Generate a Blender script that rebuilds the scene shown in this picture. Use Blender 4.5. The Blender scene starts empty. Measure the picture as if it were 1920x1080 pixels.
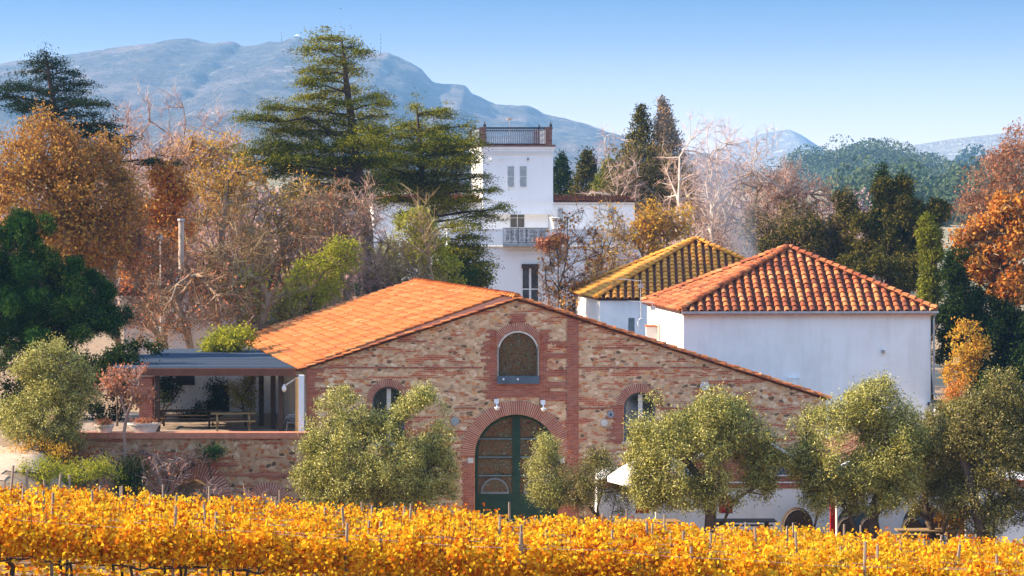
import bpy, re, math, random
import numpy as np
from mathutils import Vector, Matrix
R = math.radians
rnd = random.Random(7)
rng = np.random.default_rng(11)
S = bpy.context.scene
COL = S.collection

# ---------------------------------------------------------------- camera, sky, sun, exposure
F = 3960.0            # focal length in photo pixels (1920 wide)
EYE = 13.3            # eye height above the yard of the winery
cam_d = bpy.data.cameras.new('camera'); cam = bpy.data.objects.new('camera', cam_d); COL.objects.link(cam)
cam.location = (0, 0, EYE); cam.rotation_euler = (R(90), 0, 0)
cam_d.sensor_width = 36; cam_d.lens = F * 36 / 1920; cam_d.shift_y = -139 / 1920
cam_d.clip_start = .5; cam_d.clip_end = 20000
S.camera = cam
HAZE = 1.35e-4
SUN_EL, SUN_AZ = 29.0, 0.5      # height above the horizon; degrees behind the left-hand side
sdir = Vector((-math.cos(R(SUN_EL)) * math.cos(R(SUN_AZ)), math.cos(R(SUN_EL)) * math.sin(R(SUN_AZ)), math.sin(R(SUN_EL))))
sl = bpy.data.lights.new('sun', 'SUN'); so = bpy.data.objects.new('sun', sl); COL.objects.link(so)
sl.energy = 5.0; sl.angle = R(.5); sl.color = (1.0, .82, .60)
so.rotation_euler = (-sdir).to_track_quat('-Z', 'Y').to_euler(); so.location = sdir * 60
W = bpy.data.worlds.new('World'); S.world = W; W.use_nodes = True
wn, wl = W.node_tree.nodes, W.node_tree.links
bg = wn['Background']; bg.inputs['Strength'].default_value = .15
sky = wn.new('ShaderNodeTexSky'); sky.sky_type = 'NISHITA'; sky.sun_disc = False
sky.sun_elevation = R(SUN_EL); sky.sun_rotation = math.atan2(sdir.x, sdir.y)
sky.air_density = 1.0; sky.dust_density = .5; sky.ozone_density = 1.7
tc = wn.new('ShaderNodeTexCoord'); mp = wn.new('ShaderNodeMapping'); mp.inputs['Scale'].default_value = (1, 1, 10.0)
nv = wn.new('ShaderNodeVectorMath'); nv.operation = 'NORMALIZE'
wl.new(tc.outputs['Generated'], mp.inputs['Vector']); wl.new(mp.outputs[0], nv.inputs[0]); wl.new(nv.outputs[0], sky.inputs['Vector'])
# the pale band of a hazy late autumn horizon, by height above it
sxw = wn.new('ShaderNodeSeparateXYZ'); wl.new(tc.outputs['Generated'], sxw.inputs[0]); rw_ = wn.new('ShaderNodeValToRGB'); cr = rw_.color_ramp
for _ in range(3): cr.elements.new(.5)
for e_, (p_, c_) in zip(cr.elements, ((.0, .95), (.03, .9), (.055, .55), (.08, .18), (.105, 0.))): e_.position = p_; e_.color = (c_, c_, c_, 1)
wl.new(sxw.outputs[2], rw_.inputs[0]); mxw = wn.new('ShaderNodeMix'); mxw.data_type = 'RGBA'; mxw.inputs[7].default_value = (3.4, 2.75, 2.1, 1)
wl.new(rw_.outputs[0], mxw.inputs[0]); tnt = wn.new('ShaderNodeMix'); tnt.data_type = 'RGBA'; tnt.blend_type = 'MULTIPLY'; tnt.inputs[0].default_value = 1; rt_ = wn.new('ShaderNodeValToRGB'); wl.new(sxw.outputs[2], rt_.inputs[0]); ct = rt_.color_ramp; ct.elements[0].position = .05; ct.elements[0].color = (.36, .52, .58, 1); ct.elements[1].position = .5; ct.elements[1].color = (2.6, 2.42, 2.1, 1); e_ = ct.elements.new(.14); e_.color = (.36, .52, .58, 1); wl.new(rt_.outputs[0], tnt.inputs[7]); wl.new(sky.outputs[0], tnt.inputs[6]); wl.new(tnt.outputs[2], mxw.inputs[6]); wl.new(mxw.outputs[2], bg.inputs['Color'])
S.view_settings.view_transform = 'Standard'; S.view_settings.look = 'None'; S.view_settings.gamma = 1
S.view_settings.exposure = 1.52
S.cycles.max_bounces = 5; S.cycles.diffuse_bounces = 3; S.cycles.glossy_bounces = 2; S.cycles.transmission_bounces = 3
S.cycles.transparent_max_bounces = 8; S.cycles.volume_bounces = 1
S.cycles.use_denoising = True
S.cycles.volume_max_steps = 256

# ---------------------------------------------------------------- helpers
def at(px, py, Y):
    "a point of the place seen at photo pixel px, py and standing at distance Y"
    return np.array(((px - 960) * Y / F, Y, EYE - (py - 401) * Y / F))
def sst(a, b, x):
    t = np.clip((x - a) / (b - a), 0, 1); return t * t * (3 - 2 * t)
def tag(o, label=None, cat=None, group=None, kind=None):
    for k, v in (('label', label), ('category', cat), ('group', group), ('kind', kind)):
        if v: o[k] = v
    return o
def root_of(o):
    while o.parent: o = o.parent
    return o
def thing(name, loc, label, cat, group=None):
    o = bpy.data.objects.new(name, None); COL.objects.link(o); o.location = loc; o.empty_display_size = .3
    return tag(o, label, cat, group)
def link(name, me, parent=None, loc=None, mats=()):
    o = bpy.data.objects.new(name, me); COL.objects.link(o)
    for m in mats: me.materials.append(m)
    if parent is not None: o.parent = parent
    elif loc is not None: o.location = loc
    return o
def npmesh(name, V, L, n, smooth=False):
    "mesh whose faces all have n corners; L is the flat list of corner indices"
    me = bpy.data.meshes.new(name); V = np.asarray(V, np.float32)
    L = np.asarray(L, np.int32).ravel(); nf = len(L) // n
    me.vertices.add(len(V)); me.vertices.foreach_set('co', V.ravel())
    me.loops.add(len(L)); me.loops.foreach_set('vertex_index', L)
    me.polygons.add(nf); me.polygons.foreach_set('loop_start', np.arange(nf, dtype=np.int32) * n)
    if smooth: me.polygons.foreach_set('use_smooth', np.ones(nf, bool))
    me.update(calc_edges=True); return me
def org(parent, loc):
    if parent is not None: return np.array(root_of(parent).location)
    return np.array(loc if loc is not None else (0, 0, 0), float)

class MB:
    def __init__(s): s.v = []; s.f = []
    def add(s, v, f):
        b = len(s.v); s.v += [tuple(map(float, p)) for p in v]; s.f += [tuple(i + b for i in q) for q in f]; return s
    def box(s, x0, x1, y0, y1, z0, z1):
        return s.add([(x0,y0,z0),(x1,y0,z0),(x1,y1,z0),(x0,y1,z0),(x0,y0,z1),(x1,y0,z1),(x1,y1,z1),(x0,y1,z1)],
            [(0,3,2,1),(4,5,6,7),(0,1,5,4),(1,2,6,5),(2,3,7,6),(3,0,4,7)])
    def pbox(s, px0, px1, py0, py1, Y, t=.1, front=0.):
        "a box whose front face spans these photo pixels at distance Y"
        a = at(px0, py1, Y); b = at(px1, py0, Y)
        return s.box(a[0], b[0], Y - front, Y + t, a[2], b[2])
    def prism(s, quad, z0, z1):
        n = len(quad); v = [(p[0], p[1], z0) for p in quad] + [(p[0], p[1], z1) for p in quad]
        return s.add(v, [tuple(range(n))[::-1], tuple(range(n, 2*n))] + [(i, (i+1) % n, n + (i+1) % n, n + i) for i in range(n)])
    def xz(s, poly, y0, y1):
        "polygon in the x-z plane, thickened from y0 to y1"
        n = len(poly); v = [(p[0], y0, p[1]) for p in poly] + [(p[0], y1, p[1]) for p in poly]
        return s.add(v, [tuple(range(n)), tuple(range(n, 2*n))[::-1]] + [((i+1) % n, i, n + i, n + (i+1) % n) for i in range(n)])
    def beam(s, a, b, w, h):
        "rectangular bar from a to b"
        a, b = Vector(a), Vector(b); d = (b - a).normalized(); up = Vector((0,0,1)) if abs(d.z) < .95 else Vector((0,1,0))
        x = d.cross(up).normalized() * w / 2; u = x.cross(d).normalized() * h / 2
        v = [a-x-u, a+x-u, a+x+u, a-x+u, b-x-u, b+x-u, b+x+u, b-x+u]
        return s.add(v, [(0,3,2,1),(4,5,6,7),(0,1,5,4),(1,2,6,5),(2,3,7,6),(3,0,4,7)][::1])
    def tube(s, pts, rad, n=8, cap=True):
        pts = [Vector(p) for p in pts]; m = len(pts)
        if not hasattr(rad, '__len__'): rad = [rad] * m
        v = []; f = []; ref = Vector((0,0,1))
        for i, p in enumerate(pts):
            d = (pts[min(i+1, m-1)] - pts[max(i-1, 0)]).normalized()
            x = d.cross(ref) if abs(d.dot(ref)) < .95 else d.cross(Vector((1,0,0)))
            x.normalize(); y = d.cross(x)
            v += [p + (x * math.cos(2*math.pi*k/n) + y * math.sin(2*math.pi*k/n)) * rad[i] for k in range(n)]
        for i in range(m-1):
            f += [(i*n+k, i*n+(k+1) % n, (i+1)*n+(k+1) % n, (i+1)*n+k) for k in range(n)]
        if cap: f += [tuple(range(n))[::-1], tuple(range((m-1)*n, m*n))]
        return s.add(v, f)
    def lathe(s, prof, c, n=16, axis='z'):
        v = []; f = []; m = len(prof)
        for r, h in prof:
            for k in range(n):
                a = 2*math.pi*k/n; x, y = r*math.cos(a), r*math.sin(a)
                v.append((c[0]+x, c[1]+y, c[2]+h) if axis == 'z' else (c[0]+x, c[1]+h, c[2]+y))
        for i in range(m-1):
            f += [(i*n+k, i*n+(k+1) % n, (i+1)*n+(k+1) % n, (i+1)*n+k) for k in range(n)]
        f += [tuple(range(n))[::-1], tuple(range((m-1)*n, m*n))]
        return s.add(v, f)
    def build(s, name, mat, parent=None, loc=None, smooth=False, bevel=0):
        o0 = org(parent, loc); me = bpy.data.meshes.new(name)
        me.from_pydata((np.array(s.v) - o0).tolist(), [], s.f); me.update()
        if smooth: me.polygons.foreach_set('use_smooth', [True] * len(me.polygons))
        o = link(name, me, parent, o0 if parent is None else None, [mat] if not isinstance(mat, (list, tuple)) else mat)
        if bevel:
            b = o.modifiers.new('bevel', 'BEVEL'); b.width = bevel; b.segments = 1; b.limit_method = 'ANGLE'
        return o

def arch(cx, spring, r, bottom, n=20):
    "photo-pixel outline of an arched opening, counter-clockwise"
    return [(cx - r, bottom), (cx + r, bottom)] + [(cx + r*math.cos(a), spring - r*math.sin(a)) for a in [math.pi*i/n for i in range(n+1)]]
def plate(name, outer, holes, Y, t, mat, parent=None, loc=None):
    "wall in the x-z plane with holes, outlines in photo pixels at distance Y, front face at Y"
    cu = bpy.data.curves.new(name, 'CURVE'); cu.dimensions = '2D'; cu.fill_mode = 'BOTH'; cu.extrude = t / 2
    for lp in [outer] + holes:
        sp = cu.splines.new('POLY'); sp.points.add(len(lp) - 1); sp.use_cyclic_u = True
        for i, (px, py) in enumerate(lp):
            p = at(px, py, Y); sp.points[i].co = (p[0], p[2], 0, 1)
    tmp = bpy.data.objects.new(name, cu); COL.objects.link(tmp)
    dg = bpy.context.evaluated_depsgraph_get(); dg.update()
    me = bpy.data.meshes.new_from_object(tmp.evaluated_get(dg)); bpy.data.objects.remove(tmp)
    me.materials.clear()
    n = len(me.vertices); co = np.empty(n*3, np.float32); me.vertices.foreach_get('co', co); co = co.reshape(-1, 3)
    o0 = org(parent, loc)
    new = np.stack([co[:,0], Y + t/2 - co[:,2], co[:,1]], 1) - o0
    me.vertices.foreach_set('co', new.astype(np.float32).ravel()); me.name = name; me.update()
    return link(name, me, parent, o0 if parent is None else None, [mat])

# ---------------------------------------------------------------- materials
MATS = {}
def newmat(name, rough=.85, col=(.5,.5,.5), metal=0., spec=.3):
    m = bpy.data.materials.new(name); m.use_nodes = True; b = m.node_tree.nodes['Principled BSDF']
    b.inputs['Base Color'].default_value = (*col, 1); b.inputs['Roughness'].default_value = rough
    b.inputs['Metallic'].default_value = metal; b.inputs['Specular IOR Level'].default_value = spec
    MATS[name] = m; return m, m.node_tree.nodes, m.node_tree.links, b
def nd(ns, t, **kw):
    n = ns.new('ShaderNode' + t)
    for k, v in kw.items():
        if k in n.inputs.keys(): n.inputs[k].default_value = v
        else: setattr(n, k, v)
    return n
def ramp(ns, ls, fac, stops, interp='LINEAR'):
    r = ns.new('ShaderNodeValToRGB'); r.color_ramp.interpolation = interp
    while len(r.color_ramp.elements) < len(stops): r.color_ramp.elements.new(.5)
    for e, (p, c) in zip(r.color_ramp.elements, stops): e.position = p; e.color = (*c, 1) if len(c) == 3 else c
    if fac is not None: ls.new(fac, r.inputs[0])
    return r.outputs[0]
def mix(ns, ls, fac, a, b, mode='MIX'):
    m = ns.new('ShaderNodeMix'); m.data_type = 'RGBA'; m.blend_type = mode
    for sock, v in ((m.inputs[0], fac), (m.inputs[6], a), (m.inputs[7], b)):
        if isinstance(v, (int, float)): sock.default_value = v
        elif isinstance(v, tuple): sock.default_value = (*v, 1)
        else: ls.new(v, sock)
    return m.outputs[2]
def mth(ns, ls, op, a, b=0., c=None):
    m = ns.new('ShaderNodeMath'); m.operation = op
    for sock, v in ((m.inputs[0], a), (m.inputs[1], b), (m.inputs[2], c)):
        if v is None: continue
        if isinstance(v, (int, float)): sock.default_value = v
        else: ls.new(v, sock)
    return m.outputs[0]
def coords(ns, ls, scale=(1,1,1), rot=(0,0,0), kind='Object'):
    t = ns.new('ShaderNodeTexCoord'); m = ns.new('ShaderNodeMapping'); m.inputs['Scale'].default_value = scale; m.inputs['Rotation'].default_value = rot
    ls.new(t.outputs[kind], m.inputs['Vector']); return m.outputs[0]
def wpos(ns, ls, scale=(1,1,1), rot=(0,0,0)):
    t = ns.new('ShaderNodeNewGeometry'); m = ns.new('ShaderNodeMapping'); m.inputs['Scale'].default_value = scale; m.inputs['Rotation'].default_value = rot
    ls.new(t.outputs['Position'], m.inputs['Vector']); return m.outputs[0]
def noise(ns, ls, vec, sc, det=3, rough=.55, out=0):
    n = nd(ns, 'TexNoise', Scale=sc, Detail=det, Roughness=rough); ls.new(vec, n.inputs['Vector']); return n.outputs[out]
def bump(ns, ls, b, h, st=.4, d=.02):
    n = nd(ns, 'Bump', Strength=st, Distance=d); ls.new(h, n.inputs['Height']); ls.new(n.outputs[0], b.inputs['Normal'])

def plain(name, col, rough=.7, metal=0., var=.25, sc=3., spec=.3):
    m, ns, ls, b = newmat(name, rough, col, metal, spec)
    v = noise(ns, ls, coords(ns, ls), sc, 4, .6)
    c = ramp(ns, ls, v, [(.25, tuple(x*(1-var) for x in col)), (.75, tuple(min(1, x*(1+var)) for x in col))])
    ls.new(c, b.inputs['Base Color']); bump(ns, ls, b, v, .15, .01); return m

def brickmat(name, cols, mortar, bw=.24, bh=.07, rot=(R(90),0,0), wear=.3):
    m, ns, ls, b = newmat(name, .9)
    vec = coords(ns, ls, (1,1,1), rot)
    t = nd(ns, 'TexBrick', Scale=1.0); t.inputs['Brick Width'].default_value = bw; t.inputs['Row Height'].default_value = bh
    t.inputs['Mortar Size'].default_value = .009; t.inputs['Mortar Smooth'].default_value = .3; t.inputs['Bias'].default_value = 0
    t.inputs['Color1'].default_value = (0,0,0,1); t.inputs['Color2'].default_value = (1,1,1,1); t.inputs['Mortar'].default_value = (.5,.5,.5,1)
    ls.new(vec, t.inputs['Vector'])
    c = ramp(ns, ls, t.outputs['Color'], [(0, cols[0]), (.5, cols[1]), (1, cols[2])])
    n = noise(ns, ls, vec, 2.2, 5, .65)
    c = mix(ns, ls, mth(ns, ls, 'MULTIPLY', ramp(ns, ls, n, [(.45,(0,0,0)),(.7,(1,1,1))]), wear), c, mortar)
    c = mix(ns, ls, t.outputs['Fac'], c, mortar)
    ls.new(c, b.inputs['Base Color'])
    bump(ns, ls, b, mth(ns, ls, 'SUBTRACT', n, t.outputs['Fac']), .6, .02); return m
BR = [(.30,.055,.025), (.40,.085,.038), (.47,.13,.06)]
brickmat('brick', BR, (.36,.25,.19))
brickmat('pier_brick', [(.12,.045,.035),(.18,.07,.05),(.24,.10,.075)], (.35,.28,.24), bh=.12, bw=.4)
def rubble(name, sc=(4.6, 4.6, 8.0), brick=.55, tint=(1.18, 1.07, .98)):
    m, ns, ls, b = newmat(name, .92)
    v0 = wpos(ns, ls)
    wob = noise(ns, ls, v0, 1.7, 2, .5, 1)
    vec = mix(ns, ls, .13, v0, wob, 'ADD')
    mp = ns.new('ShaderNodeMapping'); mp.inputs['Scale'].default_value = sc; ls.new(vec, mp.inputs['Vector'])
    vo = nd(ns, 'TexVoronoi', Scale=1.0); vo.feature = 'F1'; ls.new(mp.outputs[0], vo.inputs['Vector'])
    ve = nd(ns, 'TexVoronoi', Scale=1.0); ve.feature = 'DISTANCE_TO_EDGE'; ls.new(mp.outputs[0], ve.inputs['Vector'])
    sep = ns.new('ShaderNodeSeparateColor'); ls.new(vo.outputs['Color'], sep.inputs[0])
    stone = ramp(ns, ls, sep.outputs[0], [(0,(.15,.11,.08)),(.06,(.46,.32,.22)),(.25,(.56,.41,.29)),(.40,(.36,.26,.20)),(.48,(.62,.48,.36)),(.66,(.45,.19,.10)),(.76,(.48,.37,.28)),(.88,(.58,.33,.16)),(.93,(.68,.57,.46))], 'CONSTANT')
    stone = mix(ns, ls, .35, stone, ramp(ns, ls, noise(ns, ls, v0, 14, 4, .7), [(.3,(.12,.10,.09)),(.7,(.75,.66,.56))]), 'SOFT_LIGHT')
    # thin irregular courses of brick laid through the rubble
    mb = ns.new('ShaderNodeMapping'); mb.inputs['Scale'].default_value = (.55,.55,3.6); mb.inputs['Location'].default_value = (3.1,0,1.7); ls.new(vec, mb.inputs['Vector'])
    nb = noise(ns, ls, mb.outputs[0], 1.3, 3, .62)
    edge = ramp(ns, ls, nb, [(.56-.1*(brick-.5),(0,0,0)),(.60-.1*(brick-.5),(1,1,1))])
    t = nd(ns, 'TexBrick', Scale=1.0); t.inputs['Brick Width'].default_value = .26; t.inputs['Row Height'].default_value = .085; t.inputs['Mortar Size'].default_value = .012
    t.inputs['Color1'].default_value = (.30,.06,.03,1); t.inputs['Color2'].default_value = (.50,.15,.08,1); t.inputs['Mortar'].default_value = (.42,.30,.22,1)
    mr = ns.new('ShaderNodeMapping'); mr.inputs['Rotation'].default_value = (R(90),0,0); ls.new(v0, mr.inputs['Vector']); ls.new(mr.outputs[0], t.inputs['Vector'])
    mort = ramp(ns, ls, noise(ns, ls, v0, 5, 3), [(.3,(.42,.30,.19)),(.7,(.60,.46,.31))])
    c = mix(ns, ls, ramp(ns, ls, ve.outputs['Distance'], [(.03,(1,1,1)),(.10,(0,0,0))]), stone, mort)
    c = mix(ns, ls, edge, c, t.outputs['Color'])
    big = noise(ns, ls, v0, .35, 3)
    c = mix(ns, ls, .55, c, ramp(ns, ls, big, [(.3,(.38,.34,.30)),(.7,(.66,.57,.46))]), 'SOFT_LIGHT')
    c = mix(ns, ls, 1., c, tint, 'MULTIPLY')
    ls.new(c, b.inputs['Base Color'])
    bump(ns, ls, b, mth(ns, ls, 'MINIMUM', ve.outputs['Distance'], .22), .6, .06); return m
rubble('rubble_stone')
rubble('cobble_wall', (5.2,5.2,5.8), .25, (.85,.72,.62))
def plaster(name, col, stain, amt=.5, streak=True):
    m, ns, ls, b = newmat(name, .9)
    v = coords(ns, ls)
    n1 = noise(ns, ls, coords(ns, ls, (1.1,1.1,.16)), 1.6, 5, .6); n2 = noise(ns, ls, v, .6, 5, .6)
    f = mth(ns, ls, 'MULTIPLY', ramp(ns, ls, mth(ns, ls, 'MULTIPLY', mth(ns, ls, 'ADD', n1, n2), .5), [(.44,(0,0,0)),(.66,(1,1,1))]), amt)
    ls.new(mix(ns, ls, f, col, stain), b.inputs['Base Color'])
    bump(ns, ls, b, noise(ns, ls, v, 9, 4), .25, .02); return m
plaster('white_plaster', (.88,.88,.87), (.68,.66,.62), .6)
plaster('villa_plaster', (.88,.88,.88), (.76,.75,.74), .45)
plaster('old_plaster', (.62,.56,.53), (.36,.31,.29), .7)
plaster('cream_plaster', (.74,.70,.64), (.55,.48,.42), .6)
def tile(name, stops, moss=None, mossamt=0.):
    m, ns, ls, b = newmat(name, .85)
    g = ns.new('ShaderNodeNewGeometry'); v = wpos(ns, ls)
    n = noise(ns, ls, v, .5, 4, .6); n3 = noise(ns, ls, v, 9, 3, .7)
    f = mth(ns, ls, 'ADD', mth(ns, ls, 'MULTIPLY', g.outputs['Random Per Island'], .72), mth(ns, ls, 'MULTIPLY', n, .28))
    c = ramp(ns, ls, f, stops)
    c = mix(ns, ls, ramp(ns, ls, n3, [(.5,(0,0,0)),(.75,(.5,.5,.5))]), c, (.16,.12,.09))
    if moss:
        f2 = mth(ns, ls, 'MULTIPLY', ramp(ns, ls, noise(ns, ls, v, 1.1, 5, .7), [(.25,(0,0,0)),(.48,(1,1,1))]), mossamt)
        c = mix(ns, ls, f2, c, moss)
    ns2 = noise(ns, ls, wpos(ns, ls, (.12, 1.2, .12)), 1.4, 5, .65)
    c = mix(ns, ls, .5, c, ramp(ns, ls, ns2, [(.35,(.30,.27,.25)),(.5,(.5,.5,.5)),(.7,(.6,.58,.5))]), 'SOFT_LIGHT')
    ls.new(c, b.inputs['Base Color']); bump(ns, ls, b, n3, .3, .02); return m
tile('old_tile', [(0,(.08,.035,.025)),(.5,(.20,.08,.045)),(1,(.30,.16,.10))])
tile('terracotta', [(0,(.08,.03,.02)),(.25,(.28,.07,.025)),(.5,(.46,.125,.038)),(.78,(.54,.19,.06)),(.94,(.50,.27,.13)),(1,(.54,.38,.26))])
tile('mossy_tile', [(0,(.14,.06,.03)),(.3,(.42,.15,.06)),(.6,(.52,.22,.08)),(1,(.55,.33,.18))], (.66,.28,.028), .85)
tile('orange_tile', [(0,(.24,.06,.016)),(.3,(.46,.125,.024)),(.75,(.56,.185,.04)),(1,(.58,.32,.14))])
plain('tile_bed', (.09,.03,.02), .95)
plain('dark_wood', (.06,.035,.022)); plain('brown_beam', (.16,.06,.035)); plain('grey_board', (.055,.07,.095), 1., sc=6, spec=.0)
plain('table_wood', (.34,.22,.10)); plain('old_post', (.26,.20,.15)); plain('green_paint', (.012,.042,.026), .5, var=.35)
plain('white_paint', (.75,.74,.72), .5); plain('shutter_grey', (.16,.18,.19)); plain('grey_paint', (.30,.33,.36))
plain('red_paint', (.42,.012,.012), .45); plain('iron', (.035,.035,.04), .5, .6); plain('grey_metal', (.35,.35,.36), .4, .7)
plain('zinc', (.45,.45,.46), .45, .4); plain('terrace_floor', (.34,.26,.20)); plain('coping', (.50,.20,.12), sc=5)
plain('inside_dark', (.03,.028,.027)); plain('stone_pale', (.62,.57,.50)); plain('canvas', (.80,.79,.76), .9, var=.06)
plain('pink_trim', (.58,.33,.27)); plain('plastic_white', (.8,.8,.8), .4, var=.05); plain('hose_grey', (.3,.3,.3)); plain('frosted', (.34,.37,.38), .35, var=.2, spec=.5)
plain('barrel_oak', (.07,.045,.03)); plain('blue_grey', (.09,.12,.15))
m, ns, ls, b = newmat('dark_glass', .08, (.02,.025,.03), spec=.8)
n = noise(ns, ls, coords(ns, ls), 2.5, 3); ls.new(ramp(ns, ls, n, [(.3,(.008,.01,.012)),(.7,(.05,.06,.065))]), b.inputs['Base Color'])
m, ns, ls, b = newmat('leaded_glass', .25, spec=.6)
vo = nd(ns, 'TexVoronoi', Scale=9.0); vo.feature = 'DISTANCE_TO_EDGE'; cc = coords(ns, ls, (1,.2,1)); ls.new(cc, vo.inputs['Vector'])
nz = noise(ns, ls, cc, 5, 4, .7)
gc = ramp(ns, ls, nz, [(.3,(.06,.025,.015)),(.45,(.16,.075,.03)),(.55,(.07,.065,.03)),(.7,(.20,.17,.12))])
ls.new(mix(ns, ls, ramp(ns, ls, vo.outputs['Distance'], [(.03,(1,1,1)),(.08,(0,0,0))]), gc, (.015,.013,.012)), b.inputs['Base Color'])
def bark(name, a, c2, sc=4.):
    m, ns, ls, b = newmat(name, .95); v = coords(ns, ls, (1,1,.25)); n = noise(ns, ls, v, sc, 5, .7)
    ls.new(ramp(ns, ls, n, [(.3, a), (.7, c2)]), b.inputs['Base Color']); bump(ns, ls, b, n, .6, .03); return m
bark('bark_brown', (.045,.032,.024), (.14,.10,.075)); bark('bark_dark', (.03,.022,.018), (.09,.065,.05))
bark('bark_pale', (.34,.27,.22), (.64,.55,.48)); bark('bark_pink', (.20,.12,.095), (.38,.25,.20)); bark('bark_tan', (.16,.105,.065), (.34,.24,.16))
def leaf(name, stops, trans=.3, isl=.6, nsc=.5, gloss=0.):
    m = bpy.data.materials.new(name); m.use_nodes = True; ns, ls = m.node_tree.nodes, m.node_tree.links; MATS[name] = m
    ns.remove(ns['Principled BSDF']); out = ns['Material Output']
    g = ns.new('ShaderNodeNewGeometry'); oi = ns.new('ShaderNodeObjectInfo')
    n = noise(ns, ls, wpos(ns, ls), nsc, 3, .6)
    rr = mth(ns, ls, 'FRACT', mth(ns, ls, 'ADD', g.outputs['Random Per Island'], oi.outputs['Random']))
    n = mth(ns, ls, 'MULTIPLY_ADD', mth(ns, ls, 'SUBTRACT', n, .5), 2.2, .5)
    f = mth(ns, ls, 'ADD', mth(ns, ls, 'MULTIPLY', rr, isl), mth(ns, ls, 'MULTIPLY', n, 1 - isl))
    c = ramp(ns, ls, f, stops)
    d = ns.new('ShaderNodeBsdfDiffuse'); t = ns.new('ShaderNodeBsdfTranslucent'); mx = ns.new('ShaderNodeMixShader'); mx.inputs[0].default_value = trans
    ls.new(c, d.inputs[0]); ls.new(c, t.inputs[0]); ls.new(d.outputs[0], mx.inputs[1]); ls.new(t.outputs[0], mx.inputs[2]); last = mx.outputs[0]
    if gloss:
        gl = ns.new('ShaderNodeBsdfGlossy'); gl.inputs['Roughness'].default_value = .45; gl.inputs[0].default_value = (.8,.85,.8,1)
        m2 = ns.new('ShaderNodeMixShader'); m2.inputs[0].default_value = gloss; ls.new(last, m2.inputs[1]); ls.new(gl.outputs[0], m2.inputs[2]); last = m2.outputs[0]
    ls.new(last, out.inputs['Surface']); return m
leaf('vine_leaf', [(0,(.08,.018,.006)),(.15,(.36,.06,.008)),(.30,(.64,.19,.008)),(.48,(.80,.41,.012)),(.78,(.86,.60,.035)),(.97,(.42,.38,.05))], .4, .62, .22)
leaf('olive_leaf', [(0,(.014,.016,.003)),(.28,(.09,.092,.016)),(.55,(.40,.36,.06)),(.85,(.62,.56,.16)),(1,(.72,.66,.32))], .15, .75, .7, .04)  # dark stops carry the deep shade between leaves in the colour
leaf('olive_dark_leaf', [(0,(.015,.015,.004)),(.35,(.08,.072,.015)),(.7,(.29,.24,.05)),(1,(.54,.45,.18))], .15, .75, .7, .03)  # dark stops here too put shade between leaves into the colour
leaf('cedar_leaf', [(0,(.010,.026,.006)),(.33,(.04,.058,.008)),(.6,(.20,.20,.016)),(1,(.56,.47,.03))], .2, .55, .16)  # dark stops carry deep shade, yellow ones the sunlit boughs, as colour
leaf('cedar_dark_leaf', [(0,(.008,.02,.012)),(.5,(.02,.04,.018)),(1,(.08,.09,.03))], .15, .6, .2)
leaf('cedar_yellow_leaf', [(0,(.05,.07,.012)),(.4,(.15,.16,.018)),(1,(.32,.30,.035))], .25, .6, .2)
leaf('pine_leaf', [(0,(.005,.022,.006)),(.5,(.014,.05,.012)),(.8,(.07,.15,.022)),(1,(.46,.46,.06))], .2, .7, .4)  # darkest stops put shade into the colour, palest ones sunlit needle tips
leaf('green_leaf', [(0,(.006,.018,.006)),(.5,(.02,.04,.01)),(1,(.09,.11,.025))], .25, .6, .5)
leaf('conifer_leaf', [(0,(.015,.02,.006)),(.4,(.055,.055,.012)),(.75,(.17,.13,.025)),(1,(.32,.22,.06))], .15, .6, .3)
leaf('brown_conifer_leaf', [(0,(.07,.05,.025)),(.5,(.24,.15,.07)),(1,(.42,.28,.15))], .15, .6, .3)
leaf('oak_leaf', [(0,(.16,.07,.03)),(.3,(.36,.16,.05)),(.6,(.47,.24,.05)),(.85,(.46,.31,.06)),(1,(.38,.34,.08))], .3, .65, .25)
leaf('orange_leaf', [(0,(.30,.06,.02)),(.35,(.52,.17,.03)),(.7,(.64,.30,.05)),(1,(.66,.42,.12))], .35, .75, .5)
leaf('gold_leaf', [(0,(.40,.16,.03)),(.5,(.62,.33,.04)),(1,(.55,.45,.08))], .4, .75, .5)
leaf('lime_leaf', [(0,(.14,.16,.02)),(.5,(.32,.32,.03)),(1,(.50,.46,.06))], .4, .7, .8)
leaf('rust_leaf', [(0,(.20,.07,.04)),(.5,(.40,.16,.08)),(1,(.58,.28,.17))], .3, .75, .8)
leaf('twig_brown', [(0,(.035,.02,.012)),(.5,(.22,.13,.07)),(1,(.52,.35,.22))], .0, .75, .4)
leaf('twig_pink', [(0,(.34,.19,.15)),(.5,(.54,.35,.28)),(1,(.68,.50,.42))], .0, .75, .3)
leaf('twig_tan', [(0,(.05,.03,.015)),(.5,(.28,.185,.08)),(1,(.58,.44,.24))], .0, .75, .4)
leaf('far_leaf', [(0,(.035,.06,.035)),(.5,(.07,.10,.05)),(1,(.15,.16,.07))], .1, .4, .03)
leaf('far_pink', [(0,(.20,.12,.11)),(.5,(.32,.20,.18)),(1,(.42,.30,.26))], .0, .5, .05)
M = MATS
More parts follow.
